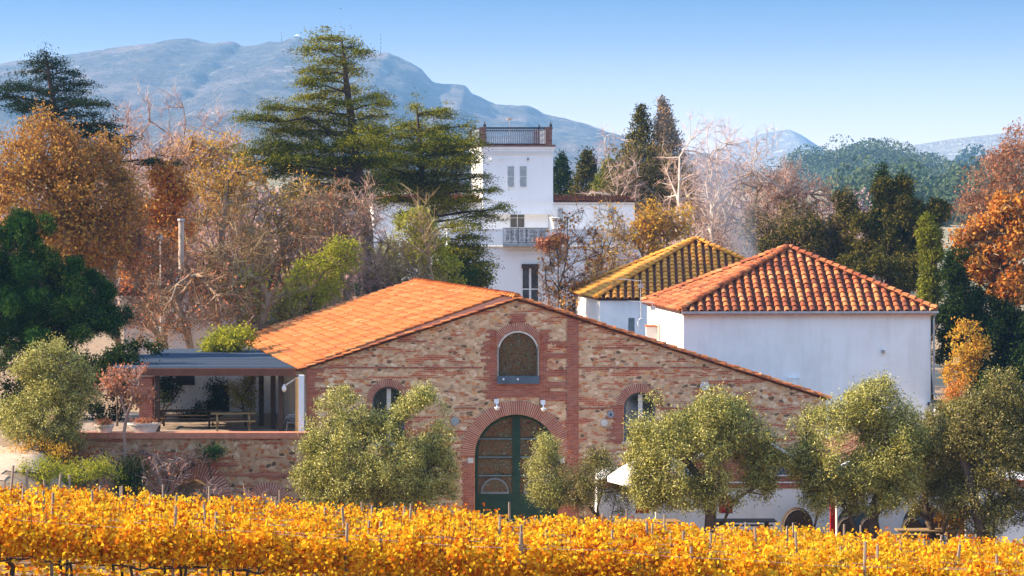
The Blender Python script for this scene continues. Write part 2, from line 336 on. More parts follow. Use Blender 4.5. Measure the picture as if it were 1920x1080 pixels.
# ---------------------------------------------------------------- the ground, hills and mountain
def gz(x, y):
    "height of the ground"
    x = np.asarray(x, float); y = np.asarray(y, float)
    vine = 2.45 - .054 * x - .118 * (y - 66)
    vine = np.where(y < 30, 2.45 - .054*x - .118*(-36) - .03*(y-30), vine)
    left = 3.6 + .012 * np.clip(-x - 20, 0, 200)
    lm = np.where(y < 89.35, 1 - sst(-19.3, -17.9 + 4.5*(1-sst(80, 88, y)), x), (x < -8.9 - .25 * (y - 90)).astype(float) * 1.0)
    lm = np.where(y > 115, 1 - sst(-24, -6, x), lm)
    base = np.where(y < 89.35, .9 * (1 - sst(-9, -6, x)), 0)
    base = base * (1 - lm) + left * lm
    t = sst(67.5, 80, y)
    z = vine * (1 - t) + base * t
    z = z + sst(200, 800, y) * 22 + sst(800, 3500, y) * 30
    z = z + .05 * np.sin(x * 1.3 + y * .7) * np.sin(y * .9 - x * .4)
    return z
def grid(xs, ys, fz):
    X, Yy = np.meshgrid(xs, ys); Z = fz(X, Yy); nx, ny = len(xs), len(ys)
    V = np.stack([X.ravel(), Yy.ravel(), Z.ravel()], 1)
    i = np.arange(nx - 1)[None, :] + np.arange(ny - 1)[:, None] * nx
    L = np.stack([i, i + 1, i + 1 + nx, i + nx], -1).reshape(-1, 4); return V, L
xs = np.concatenate([-np.geomspace(4500, 42, 34), np.arange(-40, 40.1, .5), np.geomspace(42, 4500, 34)])
ys = np.concatenate([np.arange(-20, 36, 3), np.arange(36, 89.3, .6), [89.3, 89.4], np.arange(90, 130, 1), np.geomspace(131, 5200, 60)])
m, ns, ls, b = newmat('soil', .97)
wp = wpos(ns, ls); n1 = noise(ns, ls, wp, .18, 4); n2 = noise(ns, ls, wp, 3., 5, .7); n3 = noise(ns, ls, wp, .012, 4)
c = ramp(ns, ls, n2, [(.3,(.16,.10,.06)),(.55,(.30,.20,.12)),(.7,(.42,.24,.07))])
c = mix(ns, ls, ramp(ns, ls, n1, [(.6,(0,0,0)),(.75,(1,1,1))]), c, (.15,.14,.05))
sx = ns.new('ShaderNodeSeparateXYZ'); ls.new(wp, sx.inputs[0])
far = ramp(ns, ls, n3, [(.35,(.09,.11,.05)),(.5,(.32,.24,.15)),(.62,(.16,.15,.07)),(.75,(.36,.28,.2))])
c = mix(ns, ls, ramp(ns, ls, mth(ns, ls, 'DIVIDE', sx.outputs[1], 400.), [(.4,(0,0,0)),(.7,(1,1,1))]), c, far)
ls.new(c, b.inputs['Base Color']); bump(ns, ls, b, n2, .6, .06)
V, L = grid(xs, ys, gz)
tag(link('ground', npmesh('ground', V, L, 4, True), mats=[M['soil']]), kind='structure')

# sandy path beside the terrace
m, ns, ls, b = newmat('sand', .97); wp = wpos(ns, ls); n = noise(ns, ls, wp, 2.5, 5, .7)
ls.new(ramp(ns, ls, n, [(.3,(.36,.24,.15)),(.65,(.58,.42,.28)),(.8,(.30,.20,.12))]), b.inputs['Base Color']); bump(ns, ls, b, n, .4, .05)
V, L = grid(np.arange(-32, -17.8, .3), np.arange(68.5, 90, .4), lambda x, y: gz(x, y) + .02)
cx = V[:,0] + 22.6 + 1.2*np.sin(V[:,1]*.35) ; keep = (np.abs(cx) < 4.6 + .35*np.sin(V[:,1]*1.7+1) + .2*np.sin(V[:,1]*4.1)) & (V[:,1] < 88.5 + .5*np.sin(V[:,0]*1.3)) & (V[:,1] > 69.8 + .6*np.sin(V[:,0]))
L = L[keep[L].all(1)]; use = np.unique(L); mp_ = -np.ones(len(V), int); mp_[use] = np.arange(len(use))
tag(link('path', npmesh('path', V[use], mp_[L], 4, True), mats=[M['sand']]), kind='structure')

# value noise for the far land
_perm = rng.random((256, 256))
def vn(x, y):
    xi = np.floor(x).astype(int); yi = np.floor(y).astype(int); fx = x - xi; fy = y - yi
    fx = fx*fx*(3-2*fx); fy = fy*fy*(3-2*fy); g = lambda i, j: _perm[i % 256, j % 256]
    return (g(xi,yi)*(1-fx)+g(xi+1,yi)*fx)*(1-fy) + (g(xi,yi+1)*(1-fx)+g(xi+1,yi+1)*fx)*fy
def fbm(x, y, o=5, ridge=False):
    s = 0; a = .5; t = 0
    for k in range(o):
        v = vn(x * 2**k + 17*k, y * 2**k + 9*k)
        if ridge: v = 1 - np.abs(2*v - 1)
        s = s + a * v; t += a; a *= .52
    return s / t
def farland(name, ridge_px, Yr, Y0, Yb, mat, nx=300, ny=110, rough=1., seed=0, edge=.0, spur=.16):
    "a range of hills: its crest follows real heights at distance Yr, its slopes come down to Y0 in front and Yb behind"
    pxs = np.linspace(ridge_px[0][0], ridge_px[-1][0], nx)
    top = EYE + (401 - np.interp(pxs, [p[0] for p in ridge_px], [p[1] for p in ridge_px])) * Yr / F
    X = (pxs - 960) * Yr / F
    yv = np.concatenate([np.linspace(Y0, Yr, ny), np.linspace(Yr, Yb, 16)[1:]])
    XX, YY = np.meshgrid(X, yv); T = np.tile(top, (len(yv), 1))
    t = np.where(YY <= Yr, (YY - Y0) / (Yr - Y0), 1 - (YY - Yr) / (Yb - Yr) * .9); t = np.clip(t, 0, 1)
    sc = Yr / 3000.
    n = fbm(XX / (430*sc) + seed, YY / (620*sc) + seed, 6, True) - .62
    n2 = fbm(XX / (60*sc) + seed, YY / (60*sc) + seed, 4) - .5
    prof = t ** 1.15
    Z = -2 + (T + 2) * prof + T.max() * (spur * rough * n * 4 * prof * (1 - t) ** .8 + .09 * rough * n2 * np.minimum(1, 3 * prof) * (.25 + (1 - t)))
    if edge: Z += edge * (vn(XX / (9*sc), YY / (9*sc)) - .5)
    Z = np.maximum(Z, -3)
    m_ = len(X); V = np.stack([XX.ravel(), YY.ravel(), Z.ravel()], 1)
    i = np.arange(m_ - 1)[None, :] + np.arange(len(yv) - 1)[:, None] * m_
    L = np.stack([i, i+1, i+1+m_, i+m_], -1).reshape(-1, 4)
    return tag(link(name, npmesh(name, V, L, 4, True), mats=[mat]), kind='structure')
def landmat(name, a, b_, rock, sc, rocky=.5):
    m, ns, ls, b = newmat(name, .97); wp = wpos(ns, ls)
    n = noise(ns, ls, wp, sc, 6, .65); n2 = ramp(ns, ls, noise(ns, ls, wp, sc*7, 6, .8), [(.38,(0,0,0)),(.62,(1,1,1))]); n3 = noise(ns, ls, wp, sc*.45, 5, .6)
    c = mix(ns, ls, n2, a, b_)
    g = ns.new('ShaderNodeNewGeometry'); s = ns.new('ShaderNodeSeparateXYZ'); ls.new(g.outputs['Normal'], s.inputs[0])
    steep = ramp(ns, ls, s.outputs[2], [(.80,(1,1,1)),(.95,(0,0,0))])
    f = mth(ns, ls, 'MULTIPLY', ramp(ns, ls, n, [(.5,(0,0,0)),(.62,(1,1,1))]), rocky)
    f2 = mth(ns, ls, 'MULTIPLY', steep, ramp(ns, ls, n3, [(.45,(0,0,0)),(.6,(1,1,1))]))
    c = mix(ns, ls, mth(ns, ls, 'MAXIMUM', f, f2), c, rock)
    ls.new(c, b.inputs['Base Color']); bump(ns, ls, b, n2, 1., 22.); return m
landmat('mountain_land', (.07,.08,.085), (.22,.19,.165), (.55,.40,.33), .006, .4)
landmat('hill_land', (.05,.07,.03), (.12,.13,.06), (.42,.33,.2), .012, .3)
landmat('hazed_ridge_land', (.40,.40,.40), (.48,.47,.45), (.55,.52,.5), .004, .2)  # land colours paled to carry the haze over peak and far ridge
RIDGE = [(-900,190),(-500,165),(-200,140),(0,121),(40,114),(100,107),(150,99),(200,91),(230,87),(260,83),(290,79),(330,75),(352,74),(375,79),(400,81),(430,77),(445,82),(456,89),(480,85),(500,80),(530,76),(548,70),(560,68),(575,73),(600,77),(650,90),(690,98),(705,96),(730,95),(742,103),(760,111),(778,120),(790,127),(800,140),(812,152),(835,158),(860,162),(875,166),(884,178),(905,186),(930,193),(960,194),(985,195),(1000,202),(1020,214),(1060,224),(1095,234),(1130,248),(1180,262),(1240,285),(1320,310),(1450,345),(1700,380)]
farland('mountain', RIDGE, 3500, 1500, 4300, M['mountain_land'], 460, 150, 1.5, 3., 2.5)
farland('distant_peak', [(1180,330),(1300,300),(1380,270),(1430,250),(1455,246),(1480,243),(1500,252),(1525,268),(1560,290),(1640,330)], 4200, 3300, 4500, M['hazed_ridge_land'], 80, 30, .8, 9.)
farland('distant_ridge', [(1500,330),(1620,300),(1700,274),(1800,258),(1920,246),(2100,225),(2500,215),(3000,240)], 3000, 2300, 3600, M['hazed_ridge_land'], 120, 40, .6, 5.)
hillA = [(1380,380),(1440,350),(1490,318),(1530,305),(1570,298),(1610,292),(1660,294),(1700,305),(1730,322),(1760,338),(1790,355),(1830,372),(1880,390)]
farland('wooded_hill', hillA, 1350, 1000, 1700, M['hill_land'], 120, 50, .5, 2., 1.0, .10)
hillB = [(1700,380),(1745,330),(1790,316),(1830,305),(1870,292),(1920,276),(2000,262),(2200,240),(2600,230)]
farland('cultivated_hill', hillB, 1900, 1400, 2300, M['hill_land'], 120, 50, .5, 4., 0., .05)

# ---------------------------------------------------------------- leaf and twig builders
def unit(n):
    v = rng.normal(size=(n, 3)); return v / np.linalg.norm(v, axis=1, keepdims=True)
def leafmesh(name, P, size, asp=.5, flat=0., jitter=.4):
    "one diamond-shaped leaf face at each point"
    n = len(P); u = unit(n); w = unit(n)
    if flat: u[:,2] *= (1 - flat); w[:,2] *= (1 - flat)
    u /= np.linalg.norm(u, axis=1, keepdims=True); w -= (w * u).sum(1, keepdims=True) * u; w /= np.linalg.norm(w, axis=1, keepdims=True) + 1e-9
    s = (size * (1 - jitter/2 + jitter * rng.random(n)))[:, None] / 2
    V = np.empty((n, 4, 3)); V[:,0] = P - u*s; V[:,1] = P + w*s*asp - u*s*.1; V[:,2] = P + u*s; V[:,3] = P - w*s*asp - u*s*.1
    return npmesh(name, V.reshape(-1, 3), np.arange(4*n), 4)
def tubemesh(name, segs, n=4):
    "tapered tubes; segs is (k, 8): p0, p1, r0, r1"
    s = np.asarray(segs, float); p0, p1, r0, r1 = s[:, :3], s[:, 3:6], s[:, 6], s[:, 7]
    d = p1 - p0; d /= np.linalg.norm(d, axis=1, keepdims=True) + 1e-9
    ref = np.where(np.abs(d[:, 2:3]) < .9, [[0,0,1.]], [[1.,0,0]]); x = np.cross(d, ref); x /= np.linalg.norm(x, axis=1, keepdims=True); y = np.cross(d, x)
    a = 2*np.pi*np.arange(n)/n; ring = x[:,None,:]*np.cos(a)[None,:,None] + y[:,None,:]*np.sin(a)[None,:,None]
    V = np.concatenate([p0[:,None]+ring*r0[:,None,None], p1[:,None]+ring*r1[:,None,None]], 1)
    k = np.arange(n); q = np.stack([k, (k+1) % n, n+(k+1) % n, n+k], 1)
    L = (np.arange(len(s))*2*n)[:,None,None] + q[None]
    return npmesh(name, V.reshape(-1,3), L.reshape(-1,4), 4, True)
def limb(segs, a, b, r0, r1, k=4, sag=.0, wob=.06):
    a, b = np.array(a, float), np.array(b, float); Ln = np.linalg.norm(b - a); prev = a; pts = [a]
    for i in range(1, k+1):
        t = i / k; p = a + (b - a) * t; p = p + (rng.normal(size=3) * Ln * wob * (0 if i == k else 1)); p[2] -= sag * Ln * 4 * t * (1 - t)
        segs.append([*prev, *p, r0 + (r1 - r0) * (i-1)/k, r0 + (r1 - r0) * t]); prev = p; pts.append(p)
    return pts
def tufts(clumps, n, per, sig, shell=.55):
    "n tufts of `per` leaves through each ellipsoid (c, r)"
    out = []
    for c, r in clumps:
        m_ = max(3, int(n)); u = unit(m_); rad = rng.random(m_) ** (1/3); rad = rad * (1 - shell) + shell * (.75 + .25 * rng.random(m_)); rad = rad * np.where(rng.random(m_) < .16, 1 + .45 * rng.random(m_), 1)
        C = np.asarray(c) + u * rad[:, None] * np.asarray(r)
        out.append((C[:, None] + rng.normal(size=(m_, per, 3)) * sig).reshape(-1, 3))
    return np.concatenate(out)
def fill(ell, Y, k, rr, depth=None, rz=None):
    "k clumps of pixel radius rr spread through a pixel ellipse (cx, cy, rx, ry) at distance Y"
    cx, cy, rx, ry = ell; s = F / Y; out = []
    D = depth if depth is not None else rx / s * .75
    for i in range(k):
        u = unit(1)[0]; q = rng.random() ** .45
        ex = max(.1, 1 - rr/rx*.5); ez = max(.1, 1 - (rz or rr)/ry*.5)
        p = at(cx + u[0]*q*rx*ex, cy - u[2]*q*ry*ez, Y); p[1] += u[1]*q*D
        r = rr / s * rng.uniform(.5, 1.3); out.append((p, np.array((r, r, (rz or rr)/s*rng.uniform(.8, 1.15)))))
    return out
def grow(segs, tips, p, d, ln, r, lev, maxlev, spread=.6, kids=3, up=.12, minr=.006):
    "a branch and, from it, its own branches"
    k = 3; pts = [np.array(p, float)]; d = np.array(d, float)
    for i in range(k):
        d = d + rng.normal(size=3) * .13; d[2] += up * .3; d /= np.linalg.norm(d); q = pts[-1] + d * ln / k
        segs.append([*pts[-1], *q, max(minr, r*(1-.22*i)), max(minr, r*(1-.22*(i+1)))]); pts.append(q)
    if lev >= maxlev: tips.append(pts[-1]); return
    n = kids + (rng.random() < .5)
    for j in range(n):
        a = 1 if j == 0 else rng.uniform(.35, 1.); i = min(k, 1 + int(a * (k-1) + .5)); ax = unit(1)[0]
        nd_ = d + np.cross(d, ax) * (spread * (.5 if j == 0 else rng.uniform(.8, 1.4))); nd_[2] += up; nd_ /= np.linalg.norm(nd_)
        grow(segs, tips, pts[i], nd_, ln * rng.uniform(.62, .85), max(minr, r * (.62 if j == 0 else .45)), lev+1, maxlev, spread, kids, up, minr)

def gbase(px, Y):
    x = (px - 960) * Y / F; return np.array((x, Y, float(gz(x, Y)) - .12))
def put(root, name, me, mat):
    V = np.empty(len(me.vertices)*3, np.float32); me.vertices.foreach_get('co', V); V = V.reshape(-1, 3) - np.array(root.location, np.float32)
    me.vertices.foreach_set('co', V.ravel()); me.update(); return link(name, me, root, mats=[mat])
def leafy(name, label, cat, group, px, Y, clumps, leafmat, barkmat, n=60, per=14, sig=.12, size=.11, asp=.4, r0=.2, flat=0., shell=.5, stems=1, limbs=12, twigs=0, twigmat=None, tsize=.5, foliage='foliage', base=None):
    "a tree or shrub: trunk with limbs reaching into the clumps of its crown"
    b0 = gbase(px, Y) if base is None else np.array(base, float); t = thing(name, b0, label, cat, group)
    cz = np.array([c for c, r in clumps]); mid = cz.mean(0); low = cz[:,2].min(); segs = []
    fork = b0 + (mid - b0) * .35; fork[2] = b0[2] + max(.2, (mid[2] - b0[2]) * .5)
    for s_ in range(stems):
        off = np.array((rng.normal()*.15*stems, rng.normal()*.1*stems, 0)) if stems > 1 else 0
        limb(segs, b0 + off, fork + (rng.normal(size=3) * .25 * (stems > 1)), r0, r0*.7, 4, wob=.03)
    limb(segs, fork, mid + (0, 0, (cz[:,2].max()-mid[2])*.5), r0*.7, r0*.25, 4)
    for i in rng.permutation(len(clumps))[:limbs]:
        a = fork + (mid - fork) * rng.uniform(0, .8); limb(segs, a, clumps[i][0], r0*.4, .015, 4, wob=.08)
        for q in range(2):
            limb(segs, clumps[i][0] + (a - clumps[i][0]) * .3, clumps[i][0] + unit(1)[0] * clumps[i][1] * .8, r0*.12, .01, 3)
    put(t, 'trunk', tubemesh('trunk', segs, 6), M[barkmat])
    P = tufts(clumps, n, per, sig, shell); put(t, foliage, leafmesh(foliage, P, size, asp, flat), M[leafmat])
    if twigs:
        P = tufts(clumps, twigs, 5, sig*1.5, .3); put(t, 'twigs', leafmesh('twigs', P, tsize, .09), M[twigmat or 'twig_brown'])
    return t
def bare(name, label, cat, group, px, Y, top, width, barkmat, twigmat, lev=5, minr=.012, kids=3, r0=.18, ntw=5000, tsize=.55, leafm=None, nleaf=0, stems=1, lsize=.16, spread=.7, low=.25, up=.05, base=None, tasp=.07):
    "a leafless tree: it keeps its real skeleton of branches, with fine twigs about their ends"
    b0 = gbase(px, Y) if base is None else np.array(base, float); s = F / Y; H = EYE - (top - 401) / s - b0[2]
    t = thing(name, b0, label, cat, group); segs = []; tips = []
    for k in range(stems):
        d = np.array((rng.normal()*.22*(stems > 1), rng.normal()*.2*(stems > 1), 1.)); d /= np.linalg.norm(d)
        grow(segs, tips, (0,0,0), d, H*low, r0*(1 if stems == 1 else .75), 0, lev, spread, kids, up, minr)
    segs = np.array(segs); tips = np.array(tips)
    mx = np.percentile(tips[:,2], 99.5); wx = np.percentile(np.abs(tips[:,0]), 96) + 1e-6
    sc = np.array((width/s/wx, width/s/wx, H/mx)); sc[1] = min(sc[1], sc[0])
    segs[:, :3] = segs[:, :3]*sc + b0; segs[:, 3:6] = segs[:, 3:6]*sc + b0; tips = tips*sc + b0
    put(t, 'trunk', tubemesh('trunk', segs, 4), M[barkmat])
    if ntw:
        idx = rng.integers(0, len(tips), ntw); P = tips[idx] + rng.normal(size=(ntw,3)) * .38 * min(1.5, H/14)
        me = leafmesh('twigs', P, tsize, tasp); put(t, 'twigs', me, M[twigmat])
    if leafm:
        idx = rng.integers(0, len(tips), nleaf); P = tips[idx] + rng.normal(size=(nleaf,3)) * .28; put(t, 'foliage', leafmesh('foliage', P, lsize, .7), M[leafm])
    return t
def cedar(label, group, px, Y, trunk, arms, leafmat, barkmat='bark_dark', dens=1., r0=.45, size=.2, extra=1, zth=.2):
    "a cedar: limbs held out level, each carrying flat shelves of needles; arms are (attach py, tip px, tip py)"
    b0 = gbase(px, Y); t = thing('cedar_tree', b0, label, 'tree', group); s = F / Y; segs = []; P = []
    tp = [b0] + [at(x, y, Y) for x, y in trunk]; n = len(tp)
    for i in range(n-1): limb(segs, tp[i], tp[i+1], r0*(1-.9*i/(n-1)), r0*(1-.9*(i+1)/(n-1)), 3, wob=.008)
    tz = [p[2] for p in tp]
    def on(z): return np.array([np.interp(z, tz, [p[k] for p in tp]) for k in range(3)])
    def shelf(a, b, dens_):
        Ln = np.linalg.norm(b - a); pts = limb(segs, a, b, .05 + .018*Ln, .02, 5, wob=.025); pts = np.array(pts)
        ax = (b - a)/Ln; side = np.array((-ax[1], ax[0], 0)); side /= np.linalg.norm(side)+1e-9
        nb = max(8, int(Ln * 8.0 * dens_))
        for _ in range(nb):
            f = rng.uniform(.22, 1.0); i = min(4, int(f*5)); q = pts[i] + (pts[i+1]-pts[i])*(f*5-i)
            w = Ln * .34 * (.35 + math.sin(min(1, f)*math.pi*.85)) * (1 - .35*f) + .25
            o = rng.uniform(-1, 1) * w; c = q + side*o + ax*abs(o)*.55*rng.uniform(.6,1.2); c[2] += -.12*abs(o) + rng.normal()*.14
            if rng.random() < .35: segs.append([*q, *c, .02, .01])
            m_ = 26; e = rng.normal(size=(m_,3)) * np.array((.40,.40,zth)) * rng.uniform(.5, 1.25); e[:,2] = np.abs(e[:,2])*.8 - .45*(e[:,0]**2+e[:,1]**2)*.6 - .04 + rng.normal(size=m_)*.04
            P.append(c + e)
    zt = max(tz)
    for (pa, tx, ty) in arms:
        a = on(EYE - (max(pa, ty) + abs(tx - trunk[-1][0])*.09 - 401)/s); b = at(tx, ty, Y); Ln = abs(b[0]-a[0]); b[1] = Y + rng.normal()*Ln*.18; shelf(a, b, dens)
        for k in range(extra):
            sg = 1 if b[0] > a[0] else -1; an = rng.uniform(.9, 1.7) * (1 if k % 2 else -1); L2 = Ln * rng.uniform(.5, .8)
            q = a + np.array((sg*math.cos(an)*L2, math.sin(an)*L2, (b[2]-a[2])*rng.uniform(.6, 1.1) + rng.normal()*.3)); shelf(a + (0,0,rng.normal()*.35), q, dens*.8)
    tip = tp[-1]; P.append(tip + rng.normal(size=(160,3))*(.35,.35,.5) + (0,0,.1))
    put(t, 'trunk', tubemesh('trunk', segs, 6), M[barkmat])
    put(t, 'foliage', leafmesh('foliage', np.concatenate(P), size, .35, .35), M[leafmat]); return t
def spire(name, label, group, px, Y, top, bottom, width, leafmat, n=420, size=.2, droop=.5, power=.8, per=22, sig=.2, barkmat='bark_dark', lean=0):
    "a conifer with a pointed crown of short up-curved sprays"
    b0 = gbase(px, Y); s = F / Y; z1 = EYE - (top-401)/s; z0 = max(b0[2]+.6, EYE - (bottom-401)/s); t = thing(name, b0, label, 'tree', group)
    segs = []; limb(segs, b0, (b0[0]+lean, Y, z1-.3), .22, .03, 6, wob=.006); P = []
    for i in range(n):
        f = rng.random()**.8; z = z1 - (z1-z0)*f; w = width/s * (f**power) * rng.uniform(.55, 1.12) + .12; a = rng.uniform(0, 2*math.pi)
        c0 = np.array((b0[0]+lean*(1-f), Y, z - droop*.3)); c = c0 + (math.cos(a)*w, math.sin(a)*w, droop*rng.uniform(-.2,.8))
        if i % 3 == 0: segs.append([*c0, *c, .03, .01])
        P.append(c + rng.normal(size=(per,3))*sig + (c0-c)*(rng.random((per,1))**1.4)*.55)
    put(t, 'trunk', tubemesh('trunk', segs, 5), M[barkmat]); put(t, 'foliage', leafmesh('foliage', np.concatenate(P), size, .35), M[leafmat]); return t

# ---------------------------------------------------------------- trees grown towards points of their crown
def envelope(lst, Y, N, depth=.8, shell=.45, hole=0., dY=0):
    "N points through pixel ellipses (cx, cy, rx, ry) standing at distance Y"
    s = F/Y; w = np.array([a[2]*a[3] for a in lst], float) ** .85; w /= w.sum(); out = []
    for a, ww in zip(lst, w):
        n = max(4, int(N*ww*(1+2*hole))); u = unit(n); r = rng.random(n)**(1/3); r = r*(1-shell) + shell*(.8+.2*rng.random(n)); r *= np.where(rng.random(n) < .14, 1 + .22*rng.random(n), 1)
        lump = 1 + .16*np.sin(u[:,0]*5.1+a[0])*np.sin(u[:,2]*4.3+a[1]) + .10*np.sin(u[:,0]*11+u[:,1]*9+a[0]*3)
        c = at(a[0], a[1], Y + dY); P = c + u*(r*lump)[:,None]*np.array((a[2]/s, a[2]/s*depth, a[3]/s)); out.append(P)
    P = np.concatenate(out)
    if hole:
        v = vn(P[:,0]*1.1 + P[:,1]*.7 + 31, P[:,2]*1.2 + P[:,1]*.5 + 57); P = P[v > np.quantile(v, hole*2/(1+2*hole))]
    return P[rng.permutation(len(P))[:N]]
def colonize(stems, T, base, r_tip, r_base, turn=.9, wob=.07, step=.8):
    "nodes grown from the stem nodes to every target; returns segments and, per target, its end point and direction"
    nodes = []; par = []; dirs = []
    for st in stems:
        for i, p in enumerate(st):
            p = np.array(p, float); par.append(len(nodes)-1 if i else -1); d = (p - nodes[-1]) if i else np.array((0,0,1.)); dirs.append(d/(np.linalg.norm(d)+1e-9)); nodes.append(p)
    cap = len(nodes) + len(T)*6 + 10; Nn = np.zeros((cap,3)); Dd = np.zeros((cap,3)); n = len(nodes); Nn[:n] = nodes; Dd[:n] = dirs; par = par + [0]*(cap-n); low = min(2, n-1)
    ends = []; ed = []
    skip = len(stems[0])//2
    ok0 = np.zeros(cap, bool); ok0[:] = True
    k0 = 0
    for st in stems:
        ok0[k0:k0+max(1, len(st)//2)] = False; k0 += len(st)
    for t in T:
        v = t - Nn[:n]; d = np.linalg.norm(v, axis=1) + 1e-6; cs = (v*Dd[:n]).sum(1)/d; cost = d*(1 + turn*(1-cs)) + np.where(ok0[:n], 0, 1e3)
        i = int(cost.argmin()); L = d[i]; k = min(5, max(1, int(L/step))); a = Nn[i]; da = Dd[i]; prev = i
        for j in range(1, k+1):
            f = j/k; b = a + da*L*.45; p = (1-f)**2*a + 2*f*(1-f)*b + f*f*t
            if j < k: p = p + rng.normal(size=3)*L*wob/k
            q = Nn[prev]; dd = p - q; Nn[n] = p; Dd[n] = dd/(np.linalg.norm(dd)+1e-9); par[n] = prev; prev = n; n += 1
        ends.append(Nn[prev].copy()); ed.append(Dd[prev].copy())
    cnt = np.zeros(n); haschild = np.zeros(n, bool)
    for i in range(n):
        if par[i] >= 0: haschild[par[i]] = True
    cnt[~haschild] = 1
    for i in range(n-1, -1, -1):
        if par[i] >= 0: cnt[par[i]] += cnt[i]
    R_ = r_tip + (r_base - r_tip) * ((cnt-1)/max(1, cnt.max()-1))**.68
    S_ = [[*Nn[par[i]], *Nn[i], R_[par[i]] if par[i] >= 0 else R_[i], R_[i]] for i in range(n) if par[i] >= 0]
    return S_, np.array(ends), np.array(ed)
def sprays(P, D, k, ln, w, spread=.6):
    "k thin twigs fanning out from each end point"
    n = len(P)*k; p = np.repeat(P, k, 0); d = np.repeat(D, k, 0) + rng.normal(size=(n,3))*spread; d[:,2] += .12; d /= np.linalg.norm(d, axis=1, keepdims=True)
    L = ln*(.5 + .8*rng.random((n,1))); p = p - d*L*.25 + rng.normal(size=(n,3))*.06; sd = np.cross(d, unit(n)); sd /= np.linalg.norm(sd, axis=1, keepdims=True)+1e-9
    V = np.empty((n,4,3)); V[:,0] = p - sd*w*.5; V[:,1] = p + sd*w*.5; e = p + d*L + rng.normal(size=(n,3))*.05*ln; V[:,2] = e + sd*w*.25; V[:,3] = e - sd*w*.25
    return npmesh('twigs', V.reshape(-1,3), np.arange(4*n), 4), p + d*L*rng.random((n,1))
def tree2(name, label, cat, group, px, Y, lst, bk, N=350, r0=.22, rt=.012, leafm=None, per=0, sig=.14, size=.12, asp=.4, tw=0, twm=None, tl=.8, twd=.022, stems=1, depth=.8, hole=.15, shell=.4, lean=0, base=None, flat=0., turn=.9, leafy_frac=1., foliage='foliage', spread=.6, trunk_to=.6, step=.8):
    b0 = gbase(px, Y) if base is None else np.array(base, float); t = thing(name, b0, label, cat, group)
    T = envelope(lst, Y, N, depth, shell, hole); lo = T[:,2].min(); mid = T.mean(0); st = []
    for k in range(stems):
        o = np.array((rng.normal()*.12, rng.normal()*.1, 0))*(stems > 1); top = b0 + (mid - b0)*trunk_to + (rng.normal(size=3)*(.5,.4,.2)*(stems > 1)*(mid[2]-b0[2])*.22)
        top[2] = max(top[2], b0[2] + .5); m_ = 5; st.append([b0 + o + (top - b0 - o)*np.array((f**1.25, f**1.25, f)) + rng.normal(size=3)*.03*(top[2]-b0[2])*.3*(i > 0) for i, f in enumerate(np.linspace(0, 1, m_))])
    segs, E, D = colonize(st, T, b0, rt, r0, turn, step=step)
    put(t, 'trunk', tubemesh('trunk', segs, 5), M[bk])
    if tw:
        me, TP = sprays(E, D, tw, tl, twd, spread); put(t, 'twigs', me, M[twm])
    if leafm and per:
        sel = E if leafy_frac >= 1 else E[rng.random(len(E)) < leafy_frac]; P = (sel[:,None] + rng.normal(size=(len(sel), per, 3))*sig*(.6+.8*rng.random((len(sel),1,1)))).reshape(-1,3)
        put(t, foliage, leafmesh(foliage, P, size, asp, flat), M[leafm])
    return t
def cedar2(label, px, Y, trunk, plates, leafmat, barkmat='bark_dark', r0=.45, size=.15, dens=1., spreadY=3.):
    "a cedar: flat, irregular plates of needles (pixel ellipses) carried on level limbs"
    b0 = gbase(px, Y); t = thing('cedar_tree', b0, label, 'tree'); s = F/Y; segs = []; P = []
    tp = [b0] + [at(x, y, Y) for x, y in trunk]; n = len(tp)
    for i in range(n-1): limb(segs, tp[i], tp[i+1], r0*(1-.9*i/(n-1)), r0*(1-.9*(i+1)/(n-1)), 3, wob=.008)
    tz = [p[2] for p in tp]
    def on(z): return np.array([np.interp(z, tz, [p[k] for p in tp]) for k in range(3)])
    ph = 0
    for (cx, cy, rx, ry) in plates:
        c = at(cx, cy, Y); rX = rx/s; rZ = ry/s; tr = on(c[2]); dx = abs(c[0]-tr[0]); ph += 1
        c[1] += rng.uniform(-1, 1)*spreadY*(.35 + .65*min(1, rX/1.6))*(.5 if dx > 3.5 else 1)
        a = on(c[2] - .12*np.linalg.norm(c-tr) - .1); pts = limb(segs, a, c, .035+.016*np.linalg.norm(c-a), .03, 4, sag=-.02, wob=.03)
        m_ = int(dens*(rX*rX*.8*9*2.2 + 8)); rY = rX*.8
        for i in range(m_):
            an = rng.uniform(0, 2*math.pi); q = math.sqrt(rng.random()); lob = 1 + .22*math.sin(an*3+ph) + .14*math.sin(an*7+2*ph); o = np.array((math.cos(an)*q*lob*rX, math.sin(an)*q*lob*rY, 0)); o[2] = rZ*(.55 - 1.1*q*q) + rng.normal()*rZ*.35 + .02*o[0]*(1 if cx < px else -1)
            e = rng.normal(size=(42,3))*np.array((.32,.32,.10))*rng.uniform(.6,1.3); e[:,2] -= .35*(e[:,0]**2+e[:,1]**2)
            P.append(c + o + e + (0, 0, rng.normal()*.35 if rng.random() < .3 else 0))
            if i % 3 == 0: limb(segs, c + (a-c)*rng.uniform(0,.35), c + o*.9, .025, .01, 2)
    P.append(tp[-1] + rng.normal(size=(160,3))*(.3,.3,.45))
    put(t, 'trunk', tubemesh('trunk', segs, 5), M[barkmat])
    put(t, 'foliage', leafmesh('foliage', np.concatenate(P), size, .35, .3), M[leafmat]); return t
